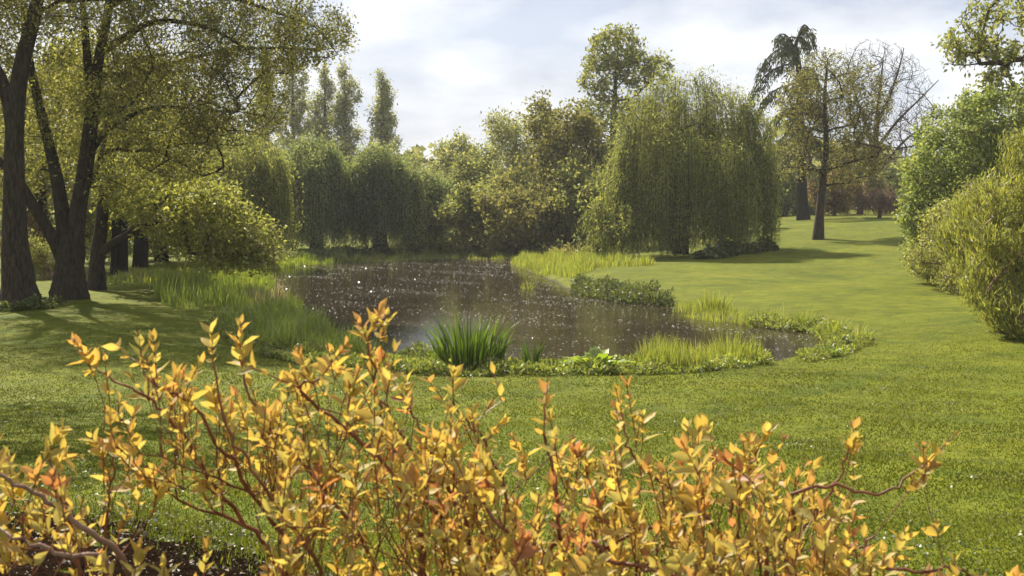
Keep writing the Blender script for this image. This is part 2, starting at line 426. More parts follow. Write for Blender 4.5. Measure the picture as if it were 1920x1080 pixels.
# ------------------------------------------------------------------ plant geometry tools
def tube(pts, rad, sides=8, lump=0.0, rng=None, cap=True):
    pts = np.asarray(pts, float); rad = np.asarray(rad, float)
    n = len(pts)
    tan = nrm(np.gradient(pts, axis=0))
    ref = np.where(np.abs(tan[:, 1:2]) < 0.9, np.array([[0, 1.0, 0]]), np.array([[1.0, 0, 0]]))
    a = nrm(np.cross(tan, ref)); b = np.cross(tan, a)
    th = np.linspace(0, 2 * np.pi, sides, endpoint=False)
    rr = rad[:, None] * np.ones(sides)[None]
    if lump and rng is not None:
        ph = rng.uniform(0, 6.28, 4)
        zz = np.linspace(0, 1, n)[:, None] * 5
        rr = rr * (1 + lump * (np.sin(3 * th[None] + ph[0] + zz) * 0.5 + np.sin(7 * th[None] + ph[1] - zz * 0.6) * 0.35 + np.sin(11 * th[None] + ph[2]) * 0.25 + (0.3 * np.abs(np.sin(8.5 * th[None] + ph[3] + 0.8 * np.sin(zz * 2))) if sides > 30 else 0))
                   + rng.normal(0, lump * 0.25, rr.shape))
    V = pts[:, None] + rr[..., None] * (np.cos(th)[None, :, None] * a[:, None] + np.sin(th)[None, :, None] * b[:, None])
    i = np.arange(n * sides).reshape(n, sides)
    j = np.roll(i, -1, 1)
    Q = np.stack([i[:-1], j[:-1], j[1:], i[1:]], -1).reshape(-1, 4)
    return V.reshape(-1, 3), Q

def smooth_path(pts, n):
    """Catmull-Rom through the points."""
    p = np.asarray(pts, float)
    p = np.vstack([2 * p[0] - p[1], p, 2 * p[-1] - p[-2]])
    m = len(p) - 3
    t = np.linspace(0, m - 1e-6, n); k = t.astype(int); f = (t - k)[:, None]
    a, b, c, d = p[k], p[k + 1], p[k + 2], p[k + 3]
    return 0.5 * (2 * b + (c - a) * f + (2 * a - 5 * b + 4 * c - d) * f ** 2 + (3 * b - a - 3 * c + d) * f ** 3)

class Geo:
    def __init__(s): s.V, s.Q, s.n, s.r = [], [], 0, []
    def add(s, V, Q, rnd=None):
        V = np.asarray(V).reshape(-1, 3); Q = np.asarray(Q).reshape(-1, 4)
        s.V.append(V); s.Q.append(Q + s.n); s.n += len(V)
        s.r.append(np.zeros(len(Q)) if rnd is None else rnd)
    def mesh(s, name, origin=(0, 0, 0), smooth=False):
        return new_mesh(name, np.concatenate(s.V) - np.asarray(origin), np.concatenate(s.Q), rnd=np.concatenate(s.r), smooth=smooth)

def prisms(P0, P1, R0, R1, sides):
    d = nrm(P1 - P0)
    ref = np.where(np.abs(d[:, 2:3]) < 0.9, np.array([[0, 0, 1.0]]), np.array([[1.0, 0, 0]]))
    a = nrm(np.cross(d, ref)); b = np.cross(d, a)
    th = np.linspace(0, 2 * np.pi, sides, endpoint=False)
    off = np.cos(th)[None, :, None] * a[:, None] + np.sin(th)[None, :, None] * b[:, None]
    V = np.concatenate([P0[:, None] + off * R0[:, None, None], P1[:, None] + off * R1[:, None, None]], 1)
    E = len(P0)
    i = np.arange(sides); j = (i + 1) % sides
    q = np.stack([i, j, j + sides, i + sides], -1)
    Q = (np.arange(E) * 2 * sides)[:, None, None] + q[None]
    return V.reshape(-1, 3), Q.reshape(-1, 4)

def leaves(rng, P, A, Lg, Wd, up=0.6, fold=0.25):
    """Rhombic leaves: base at P, along A."""
    A = nrm(A)
    n = nrm(rng.normal(0, 1, P.shape) + np.array([0, 0, up]))
    s = nrm(np.cross(A, n)); n2 = np.cross(s, A)
    Lg = Lg[:, None]; Wd = Wd[:, None]
    mid = P + A * Lg * 0.45
    V = np.stack([P, mid + s * Wd * 0.5 + n2 * Wd * fold, P + A * Lg, mid - s * Wd * 0.5 + n2 * Wd * fold], 1)
    Q = np.arange(len(P) * 4).reshape(-1, 4)
    return V.reshape(-1, 3), Q

def in_lobes(rng, lobes, n, shell=0.45, zmin=None):
    """Random points in ellipsoids [(centre, (rx, ry, rz), weight)], pushed to the outside."""
    w = np.array([l[2] for l in lobes], float); w /= w.sum()
    k = rng.choice(len(lobes), n, p=w)
    d = nrm(rng.normal(0, 1, (n, 3)))
    r = rng.uniform(0, 1, n) ** (1 / 3.0)
    r = r * (1 - shell) + shell * np.maximum(r, rng.uniform(0.55, 1.0, n))
    C = np.array([l[0] for l in lobes]); S = np.array([l[1] for l in lobes])
    p = C[k] + d * r[:, None] * S[k]
    if zmin is not None: p[:, 2] = np.maximum(p[:, 2], zmin + rng.uniform(0, 0.4, n))
    return p

class Skel:
    """Branches grown towards target points from a given trunk."""
    def __init__(s, cap=60000):
        s.P = np.zeros((cap, 3)); s.par = np.full(cap, -1, int); s.D = np.zeros((cap, 3)); s.n = 0; s.fixed = 0
    def line(s, pts, parent=-1):
        ids = []
        for p in pts:
            i = s.n; s.P[i] = p; s.par[i] = parent
            s.D[i] = nrm(p - s.P[parent]) if parent >= 0 else (0, 0, 1)
            parent = i; s.n += 1; ids.append(i)
        s.fixed = s.n
        return ids
    def grow(s, rng, T, step=0.35, below=0.6, wob=0.06, stiff=0.45, first=0):
        for t in T:
            n = s.n
            v = s.P[first:n] - t
            d = np.sqrt((v * v).sum(1)) + below * np.maximum(0, v[:, 2] + 0.15) * 2.0
            k = first + int(np.argmin(d))
            p = s.P[k]; L = float(np.linalg.norm(t - p))
            m = max(1, min(12, int(math.ceil(L / step))))
            u = (np.arange(1, m + 1) / m)[:, None]
            t0 = s.D[k] * L * stiff + (t - p) * (1 - stiff); t1 = (t - p)
            h = (u ** 3 - 2 * u ** 2 + u) * t0 + (-2 * u ** 3 + 3 * u ** 2) * (t - p) + (u ** 3 - u ** 2) * t1
            pts = p + h
            if m > 1: pts[:-1] += rng.normal(0, wob * L / m, (m - 1, 3))
            par = k
            for q in pts:
                i = s.n; s.P[i] = q; s.par[i] = par; s.D[i] = nrm(q - s.P[par]); par = i; s.n += 1
    def radii(s, r_tip, expo, rmax):
        n = s.n; par = s.par[:n]
        cnt = np.zeros(n); has = np.zeros(n, bool); has[par[par >= 0]] = True
        cnt[~has] = 1
        for i in range(n - 1, -1, -1):
            if par[i] >= 0: cnt[par[i]] += cnt[i]
        s.cnt = cnt
        s.r = np.minimum(r_tip * cnt ** expo, rmax)
        return s.r
    def wood(s, geo, thick=0.03, rtip_scale=0.7):
        n = s.n; i = np.arange(s.fixed, n); i = i[s.par[i] >= 0]
        p = s.par[i]
        r1 = s.r[i]; r0 = np.minimum(s.r[p], r1 * 1.3)
        for sel, sides in ((r1 > thick, 6), (r1 <= thick, 3)):
            if sel.any():
                V, Q = prisms(s.P[p[sel]], s.P[i[sel]], r0[sel], r1[sel] * 0.97, sides)
                geo.add(V, Q)
    def twig_points(s, rng, n, maxcnt=5):
        i = np.nonzero((s.cnt[:s.n] <= maxcnt) & (np.arange(s.n) >= s.fixed))[0]
        k = rng.choice(i, n)
        u = rng.uniform(0, 1, n)[:, None]
        return s.P[k] * u + s.P[s.par[k]] * (1 - u), s.D[k]

def foliage(rng, sk, n, spread, size, ratio, droop=0.2, along=0.5, up=0.6, maxcnt=5, clump=0.0):
    P, D = sk.twig_points(rng, n, maxcnt)
    P = P + rng.normal(0, spread, P.shape)
    A = D * along + nrm(rng.normal(0, 1, P.shape)) + np.array([0, 0, -droop])
    Lg = size * rng.uniform(0.6, 1.3, n)
    V, Q = leaves(rng, P, A, Lg, Lg * ratio, up)
    return V, Q, rng.uniform(0, 1, n)

def tree(name, label, cat, base, trunk, trunk_r, lobes, seed, bark, leafm, n_targets, n_leaves, size, ratio, spread=0.18, r_tip=0.006,
         expo=0.46, rmax=0.25, limbs=(), step=0.4, below=0.6, droop=0.2, sides=12, lump=0.06, group=None, shell=0.45, stiff=0.45, maxcnt=5, up=0.6, along=0.5, zmin=None, crown_name="crown"):
    """trunk and limbs are polylines in world space; lobes describe the crown's volume."""
    rng = np.random.default_rng(seed)
    base = np.asarray(base, float)
    t = thing(name, label, cat, base, group)
    sk = Skel()
    path = smooth_path(trunk, max(10, len(trunk) * 5))
    rad = np.interp(np.linspace(0, 1, len(path)), np.linspace(0, 1, len(trunk_r)), trunk_r)
    V, Qd = tube(path, rad, sides, lump, rng)
    g = Geo(); g.add(V, Qd)
    ids = sk.line(path)
    limb_objs = []
    for (lp, lr) in limbs:
        lpth = smooth_path(lp, max(10, len(lp) * 4))
        lrad = np.interp(np.linspace(0, 1, len(lpth)), np.linspace(0, 1, len(lr)), lr)
        k = int(np.argmin(((sk.P[:sk.n] - lpth[0]) ** 2).sum(1)))
        sk.line(lpth, k)
        V, Qd = tube(lpth, lrad, max(7, sides - 3), lump * 0.8, rng)
        gl = Geo(); gl.add(V, Qd); limb_objs.append(gl)
    first = int(len(path) * 0.3)
    T = in_lobes(rng, lobes, n_targets, shell, zmin)
    sk.grow(rng, T, step, below, stiff=stiff, first=first)
    sk.radii(r_tip, expo, rmax)
    gb = Geo(); sk.wood(gb)
    tr = put("trunk", g.mesh("trunk", base, True), bark, t)
    for gl in limb_objs:
        put("limb", gl.mesh("limb", base, True), bark, t)
    put("branches", gb.mesh("branches", base, True), bark, t)["kind"] = "stuff"
    if n_leaves:
        V, Qd, rn = foliage(rng, sk, n_leaves, spread, size, ratio, droop, along, up, maxcnt)
        cr = put(crown_name, new_mesh(crown_name, V - base, Qd, rnd=rn), leafm, t)
        cr["kind"] = "stuff"
    return t, sk

def pl(pts, d, dd=None):
    """pixels -> points at depth d (or per-point depth offsets dd)."""
    return [at(x, y, d + (dd[i] if dd else 0)) for i, (x, y) in enumerate(pts)]

def lobe(px, py, d, rx, ry, rd, w=1.0):
    """Ellipsoid centred on pixel (px, py) at depth d: rx, ry in pixels, rd in metres deep."""
    k = d / FPX
    return (at(px, py, d), np.array([rx * k, rd, ry * k]), w)

# ------------------------------------------------------------------ weeping willow
def strands(rng, starts, outs, z_end, spacing, leaf_len, leaf_w, thick=0.006, hue=None):
    """Hanging shoots with leaves; returns (wood Geo, leaf V, Q, rnd)."""
    n = len(starts)
    Lg = np.maximum(starts[:, 2] - z_end, 0.3)
    K = 5
    s = np.linspace(0, 1, K)[None, :]
    reach = rng.uniform(0.1, 0.55, n)[:, None]
    sway = rng.normal(0, 0.10, (n, 2)); ph = rng.uniform(0, 6.28, n)[:, None]
    def pos(sv):
        h = reach * (1 - np.exp(-sv * Lg[:, None] / reach * 0.9))
        zz = starts[:, 2:3] + 0.25 * reach * np.sin(np.minimum(sv * 5, np.pi)) - sv * Lg[:, None]
        w = np.sin(sv * 4.0 + ph) - np.sin(ph)
        x = starts[:, 0:1] + outs[:, 0:1] * h + sway[:, 0:1] * w
        y = starts[:, 1:2] + outs[:, 1:2] * h + sway[:, 1:2] * w
        return np.stack([x, y, zz], -1)
    P = pos(s)
    g = Geo()
    P0 = P[:, :-1].reshape(-1, 3); P1 = P[:, 1:].reshape(-1, 3)
    V, Q = prisms(P0, P1, np.full(len(P0), thick), np.full(len(P0), thick * 0.8), 3); g.add(V, Q)
    m = int(max(4, np.mean(Lg) / spacing))
    sv = (np.arange(m)[None] + rng.uniform(0, 1, (n, m))) / m
    LP = pos(sv); keep = rng.uniform(0, 1, (n, m)) < np.clip(Lg[:, None] / np.mean(Lg), 0, 1.0)
    LP = LP[keep]
    A = nrm(rng.normal(0, 1, LP.shape)) * np.array([1, 1, 0.5]) + np.array([0, 0, -0.9])
    ln = leaf_len * rng.uniform(0.6, 1.25, len(LP))
    V, Q = leaves(rng, LP + rng.normal(0, 0.03, LP.shape), A, ln, ln * leaf_w, 0.2, 0.12)
    tone = np.repeat((rng.uniform(0, 1, n) if hue is None else hue)[:, None], m, 1)[keep] * 0.72 + rng.uniform(0, 0.28, len(LP))
    return g, V, Q, tone

def weeping_willow(name, label, base, height, rx, ry, seed, leafm, n_targets, n_strands, spacing, leaf_len, group=None, lobes=None, ground_gap=(0.15, 1.3), trunk=None, trunk_r=(0.42, 0.3, 0.24, 0.12), leaf_w=0.26, cat="willow"):
    rng = np.random.default_rng(seed)
    base = np.asarray(base, float)
    t = thing(name, label, cat, base, group)
    if trunk is None:
        trunk = [base + np.array([0, 0, -0.1]), base + np.array([0.1, 0, height * 0.2]), base + np.array([-0.05, 0.1, height * 0.42]), base + np.array([0.1, 0, height * 0.66])]
    path = smooth_path(trunk, 18)
    rad = np.interp(np.linspace(0, 1, len(path)), np.linspace(0, 1, len(trunk_r)), trunk_r)
    sk = Skel(); sk.line(path)
    V, Qd = tube(path, rad, 11, 0.07, rng); g = Geo(); g.add(V, Qd)
    if lobes is None:
        lobes = [(base + np.array([0, 0, height * 0.82]), np.array([rx * 0.5, ry * 0.5, height * 0.15]), 1.4), (base + np.array([0, 0, height * 0.6]), np.array([rx * 0.8, ry * 0.8, height * 0.25]), 1.0)]
        for k in range(9):
            a = k / 9 * 6.28 + rng.uniform(-0.3, 0.3); q = rng.uniform(0.5, 0.75)
            lobes.append((base + np.array([math.cos(a) * rx * q, math.sin(a) * ry * q, height * (0.92 - 0.42 * q * q - rng.uniform(0, 0.1))]), np.array([rx * 0.36, ry * 0.36, height * 0.11]), 1.0))
    T = in_lobes(rng, lobes, n_targets, 0.95)
    T = T[T[:, 2] > base[2] + height * 0.12]
    sk.grow(rng, T, 0.4, 0.9, first=5, stiff=0.6)
    sk.radii(0.008, 0.5, 0.2)
    gb = Geo(); sk.wood(gb)
    ends = np.nonzero((sk.cnt[:sk.n] <= 1) & (np.arange(sk.n) >= sk.fixed))[0]
    kk = rng.choice(ends, n_strands)
    uu = rng.uniform(0, 1, n_strands)[:, None]
    P = sk.P[kk] * uu + sk.P[sk.par[kk]] * (1 - uu)
    P = P + rng.normal(0, 0.17, P.shape) * np.array([1, 1, 0.8])
    drop = rng.uniform(0.25, 1.0, sk.n)[kk]; hue = rng.uniform(0, 1, sk.n)[kk]
    o = P - base; o[:, 2] = 0
    far = np.hypot(o[:, 0] / rx, o[:, 1] / ry)
    o = nrm(nrm(o) + rng.normal(0, 0.35, o.shape)); o[:, 2] = 0
    gap = rng.uniform(ground_gap[0], ground_gap[1], n_strands)
    gap = gap + (P[:, 2] - base[2] - gap) * np.where(drop < 0.8, (1 - drop) * 0.75, 0) * rng.uniform(0.7, 1.1, n_strands)
    ze = np.minimum(base[2] + gap, P[:, 2] - 0.5)
    ze = np.maximum(ze, np.array([0.05]))
    gs, V, Qd, tone = strands(rng, P, o, ze, spacing, leaf_len, leaf_w, hue=hue)
    ne = int(len(Qd) * 0.16)
    V2, Q2, r2_ = foliage(rng, sk, ne, 0.32, leaf_len, leaf_w, 0.5, 0.6, 0.4, 4)
    Qd = np.concatenate([Qd, Q2 + len(V)]); V = np.concatenate([V, V2]); tone = np.concatenate([tone, r2_])
    for v, q in zip(gs.V, gs.Q): gb.add(v, q)
    put("trunk", g.mesh("trunk", base, True), M["bark_dark"], t)
    put("branches", gb.mesh("branches", base), M["bark_dark"], t)["kind"] = "stuff"
    put("crown", new_mesh("crown", V - base, Qd, rnd=tone), leafm, t)["kind"] = "stuff"
    return t

# ------------------------------------------------------------------ far wood, behind everything
rng = np.random.default_rng(5)
PV, PA, PS = [], [], []
for k in range(190):
    x = rng.uniform(-120, 130); y = rng.uniform(125, 190)
    px = 960 + x / y * FPX
    top = rng.uniform(6.5, 9.5) + 2.5 * math.sin(k * 1.7)
    if px < 450: top += 3
    if 800 < px < 1060: top = min(top, 8.5)
    if px > 1300: top = rng.uniform(6, 9)
    zb = gz(x, y); r = rng.uniform(3.0, 5.0)
    n = 320
    p = in_lobes(rng, [((x, y, zb + top * 0.55), (r, r, top * 0.48), 1.0)], n, 0.7)
    PV.append(p); PA.append(rng.normal(0, 1, (n, 3))); PS.append(rng.uniform(0.6, 1.3, n))
# thick undergrowth below the crowns
n = 8000
x = rng.uniform(-120, 130, n); y = rng.uniform(122, 150, n); z = 0.3 + ground_z(x, y) + rng.uniform(0, 1, n) ** 1.4 * 4.5
PV.append(np.stack([x, y, z], 1)); PA.append(rng.normal(0, 1, (n, 3))); PS.append(rng.uniform(0.7, 1.5, n))
P = np.concatenate(PV); A = np.concatenate(PA); S = np.concatenate(PS)
V, Qd = leaves(rng, P, A, S, S * 0.7, 0.8)
fw = put("far_woodland", new_mesh("far_woodland", V, Qd, rnd=rng.uniform(0, 1, len(P))), M["lf_far"])
tag(fw, "distant mass of mixed woodland closing the view behind the pond", "woodland", kind="stuff")

# ------------------------------------------------------------------ poplars
POPG = "tall poplars behind the willows"
def poplar_tree(label, px, d, top_py, hw, seed):
    base = on_ground(px, d); top = at(px, top_py, d); h = top[2] - base[2]; k = d / FPX
    trunk = [base + np.array([0, 0, -0.1]), base + np.array([0.1, 0, h * 0.3]), base + np.array([0, 0.1, h * 0.65]), base + np.array([0.05, 0, h * 0.93])]
    w = hw * k * 1.25
    lb = []
    for f in np.linspace(0.26, 0.95, 13):
        wf = float(np.interp(f, [0.2, 0.45, 0.62, 0.78, 0.88, 0.95], [0.75, 1.0, 1.0, 0.82, 0.56, 0.26]))
        for j in range(3):
            a = rng.uniform(0, 6.28); q = rng.uniform(0.1, 0.6)
            lb.append((base + np.array([math.cos(a) * w * wf * q, math.sin(a) * w * wf * q, h * f]), np.array([w * wf * 0.42, w * wf * 0.42, h * 0.055]), wf))
    return tree("poplar_tree", label, "poplar", base, trunk, (0.3, 0.22, 0.14, 0.04), lb, seed, M["bark_dark"], M["lf_poplar"], 760, 11000, 0.20, 0.75,
                spread=0.20, below=2.2, stiff=0.75, group=POPG, step=0.8, r_tip=0.012, rmax=0.16, droop=-0.2, shell=0.3)[0]
rng = np.random.default_rng(11)
poplar_tree("slim pointed poplar standing alone at the end of the row", 718, 118, 132, 32, 21)
poplar_tree("tallest broad poplar, next to the lone slim one", 648, 121, 106, 38, 22)
poplar_tree("broad poplar close against the left side of the tallest one", 612, 124, 116, 36, 23)
poplar_tree("poplar half hidden by overhanging willow twigs", 552, 120, 84, 38, 24)
poplar_tree("poplar deepest behind the hanging willow twigs", 500, 122, 70, 36, 25)

# ------------------------------------------------------------------ mixed trees on the far bank
MIDG = "broadleaf trees on the far bank"
def broad(label, px, base_d, top_py, hw, low_py, seed, leafm, n_l=12500, name="broadleaf_tree", bark="bark_brown", size=0.22, nt=330, group=MIDG, lean=0.0, trunk_r=(0.28, 0.2, 0.12, 0.04), ratio=0.7, spread=0.26, extra=(), fat=1.22):
    base = on_ground(px, base_d); k = base_d / FPX
    top = at(px, top_py, base_d); low = at(px, low_py, base_d); h = top[2] - base[2]; w = hw * k * fat
    c = (top[2] + low[2]) / 2; hh = (top[2] - low[2]) / 2
    r_ = np.random.default_rng(seed + 1000)
    lx = lean * k
    trunk = [base + np.array([0, 0, -0.1]), base + np.array([lx * 0.3 + 0.1, 0, h * 0.25]), base + np.array([lx * 0.65, 0.15, h * 0.5]), base + np.array([lx, 0, h * 0.82])]
    lb = [(np.array([base[0] + lx * 0.8, base_d, c]), np.array([w * 0.75, w * 0.75, hh * 0.85]), 2.2)]
    for j in range(11):
        a = r_.uniform(0, 6.28); q = r_.uniform(0.45, 0.95)
        lb.append((np.array([base[0] + lx * 0.8 + math.cos(a) * w * q, base_d + math.sin(a) * w * q * 0.8, c + r_.uniform(-0.95, 0.8) * hh]), np.array([w, w, hh * 0.8]) * r_.uniform(0.2, 0.4), 0.6))
    lb += list(extra)
    return tree(name, label, "tree", base, trunk, trunk_r, lb, seed, M[bark], M[leafm], nt, n_l, size, ratio, spread=spread, r_tip=0.010, rmax=0.2, group=group, step=0.6)[0]

broad("olive green round tree at the back, just right of the lone slim poplar", 778, 104, 262, 52, 462, 31, "lf_mid")
broad("pale green rounded tree in the middle of the far bank skyline", 838, 98, 256, 56, 465, 32, "lf_pale")
broad("yellowish green tree before the gap in the skyline", 892, 92, 262, 58, 466, 33, "lf_mid")
broad("low dark tree tucked beside the third weeping willow", 800, 84, 330, 46, 462, 34, "lf_weep_dark", 8000)
broad("pale airy willow with upright twigs left of the brown leaning tree", 968, 80, 178, 62, 455, 35, "lf_pale", 11000, name="willow_tree", size=0.25, ratio=0.4, nt=420)
broad("broad olive tree spreading low over the far reeds", 905, 74, 330, 76, 468, 36, "lf_mid", 11000, lean=-10, bark="bark_dark")
broad("brownish tree with bare leaning boughs beside the big willow", 1062, 73, 158, 62, 462, 37, "lf_brown", 14000, bark="bark_brown", nt=480,
      extra=[lobe(1010, 350, 72, 90, 70, 2.2, 1.6), lobe(1090, 330, 73, 60, 110, 2.2, 1.4)])
broad("low olive tree on a dark trunk reaching over the water", 1003, 70, 340, 78, 466, 38, "lf_brown", 12000, bark="bark_dark", lean=-14)
broad("dark leafy tree filling the gap behind the big weeping willow", 1120, 68, 300, 56, 470, 39, "lf_mid", 10000)
# tall airy alder
b = on_ground(1165, 86)
tree("alder_tree", "tallest airy tree rising above the big weeping willow", "tree", b,
     [b - np.array([0, 0, .1])] + pl([(1160, 380), (1150, 280), (1152, 190), (1160, 70)], 86), (0.4, 0.3, 0.24, 0.16, 0.04),
     [lobe(1155, 95, 86, 52, 48, 2.0, 1.6), lobe(1120, 140, 86, 36, 44, 1.6, 0.9), lobe(1195, 130, 86, 44, 40, 1.8, 1.0), lobe(1232, 125, 86, 28, 30, 1.4, 0.45),
      lobe(1130, 210, 86, 55, 40, 2.0, 0.9), lobe(1190, 220, 86, 55, 50, 2.0, 0.9), lobe(1110, 290, 86, 60, 60, 2.2, 1.0)],
     41, M["bark_brown"], M["lf_mid"], 800, 10500, 0.22, 0.75, spread=0.20, r_tip=0.011, rmax=0.16, step=0.6, shell=0.55)

# ------------------------------------------------------------------ weeping willows
WG = "weeping willows round the pond"
b = on_ground(1275, 60.5)
k = 56 / FPX
big = [lobe(1235, 195, 60, 55, 50, 1.7, 1.3), lobe(1300, 185, 60.5, 50, 45, 1.8, 1.2), lobe(1355, 205, 60.5, 45, 42, 1.7, 1.1), lobe(1185, 255, 60, 42, 60, 1.7, 1.3), lobe(1412, 250, 60.5, 36, 50, 1.5, 1.0),
       lobe(1260, 290, 58.3, 70, 60, 1.2, 1.4), lobe(1350, 300, 58.3, 60, 60, 1.2, 1.3), lobe(1160, 340, 59.5, 32, 45, 1.3, 0.9), lobe(1425, 320, 60.5, 28, 45, 1.3, 0.7), lobe(1280, 240, 62, 120, 80, 1.6, 1.3),
       lobe(1138, 400, 59.1, 30, 34, 1.1, 1.1), lobe(1165, 435, 58, 40, 20, 1.0, 0.7), lobe(1200, 400, 58.1, 45, 35, 0.9, 0.8), lobe(1290, 395, 57.7, 60, 35, 0.8, 0.8), lobe(1375, 385, 58.1, 45, 35, 0.9, 0.6), lobe(1245, 150, 60.3, 24, 20, 0.7, 0.4), lobe(1320, 150, 60.5, 20, 18, 0.7, 0.3), lobe(1390, 185, 60.5, 26, 18, 0.7, 0.35)]
weeping_willow("weeping_willow", "biggest weeping willow, standing on the lawn bank right of the water", b, 9.0, 4.5, 3.8, 51, M["lf_weep"], 330, 2700, 0.085, 0.19, WG, big, (0.05, 0.6))
b = on_ground(440, 58)
k = 58 / FPX
w1 = [lobe(455, 285, 58, 62, 40, 2.0, 1.5), lobe(390, 310, 58, 60, 50, 2.0, 1.2), lobe(498, 300, 57.5, 34, 40, 1.6, 1.4), lobe(505, 380, 57.5, 32, 40, 1.3, 0.7), lobe(440, 370, 56.5, 80, 60, 1.4, 1.2)]
weeping_willow("weeping_willow", "pale weeping willow nearest the overhanging trees at the pond's far side", b, 6.6, 3.0, 2.8, 52, M["lf_weep"], 140, 1400, 0.09, 0.19, WG, w1, (0.2, 1.0))
b = on_ground(592, 69)
ww = weeping_willow("weeping_willow", "dark weeping willow second in the row on the far bank", b, 7.2, 1.85, 1.85, 53, M["lf_weep_dark"], 190, 1400, 0.10, 0.21, WG, None, (0.2, 1.2))
copy_tree(ww, on_ground(714, 71), 2.1, (1.18, 1.18, 0.95), "broad dark weeping willow third in the row on the far bank")
copy_tree(ww, on_ground(778, 75), 4.0, (0.9, 0.9, 0.74), "small weeping willow at the end of the row on the far bank")
copy_tree(ww, on_ground(548, 75), 0.9, (0.85, 0.85, 0.78), "shaded weeping willow squeezed behind the first two of the row")

# ------------------------------------------------------------------ trees on the rising lawn to the right
b = on_ground(1533, 65)
tree("oak_tree", "slender leaning oak with thin olive leaves standing alone on the rising lawn", "oak", b,
     [b - np.array([0, 0, .1])] + pl([(1537, 400), (1543, 330), (1549, 270), (1546, 190), (1552, 110)], 65), (0.34, 0.22, 0.19, 0.15, 0.10, 0.04),
     [lobe(1550, 150, 65, 70, 60, 2.2, 1.6), lobe(1500, 190, 65, 40, 60, 1.8, 1.0), lobe(1620, 180, 65, 55, 65, 2.0, 1.3), lobe(1490, 290, 65, 38, 50, 1.6, 0.9),
      lobe(1590, 300, 65, 60, 50, 1.8, 1.1), lobe(1640, 270, 65, 40, 50, 1.6, 0.8), lobe(1560, 230, 65, 80, 60, 2.3, 1.4)],
     61, M["bark_oak"], M["lf_brown"], 1300, 15000, 0.13, 0.6, spread=0.15, r_tip=0.009, rmax=0.11, step=0.45, shell=0.4, below=1.0, stiff=0.3)
b = on_ground(1655, 98)
tree("bare_tree", "tall bare tree with a fan of reddish twigs behind the oak", "tree", b,
     [b - np.array([0, 0, .1])] + pl([(1652, 360), (1640, 300), (1645, 220), (1655, 120)], 98), (0.4, 0.34, 0.28, 0.2, 0.05),
     [lobe(1640, 130, 98, 80, 60, 3.0, 1.6), lobe(1690, 170, 98, 60, 70, 2.6, 1.3), lobe(1600, 190, 98, 60, 70, 2.6, 1.2), lobe(1720, 240, 98, 45, 60, 2.4, 0.9), lobe(1660, 260, 98, 70, 60, 3, 1.0)],
     62, M["bark_brown"], None, 3000, 0, 0.1, 0.5, r_tip=0.011, rmax=0.13, step=0.6, shell=0.3, expo=0.36, below=1.8, stiff=0.25,
     limbs=[(pl([(1641, 300), (1625, 240), (1605, 180), (1590, 130)], 98), (0.16, 0.12, 0.08, 0.03)), (pl([(1645, 230), (1668, 180), (1685, 130), (1695, 90)], 98), (0.14, 0.10, 0.07, 0.03)),
            (pl([(1642, 280), (1680, 230), (1715, 195), (1760, 150)], 98), (0.14, 0.10, 0.07, 0.03)), (pl([(1650, 320), (1690, 270), (1730, 240), (1775, 225)], 98), (0.12, 0.09, 0.06, 0.02))])
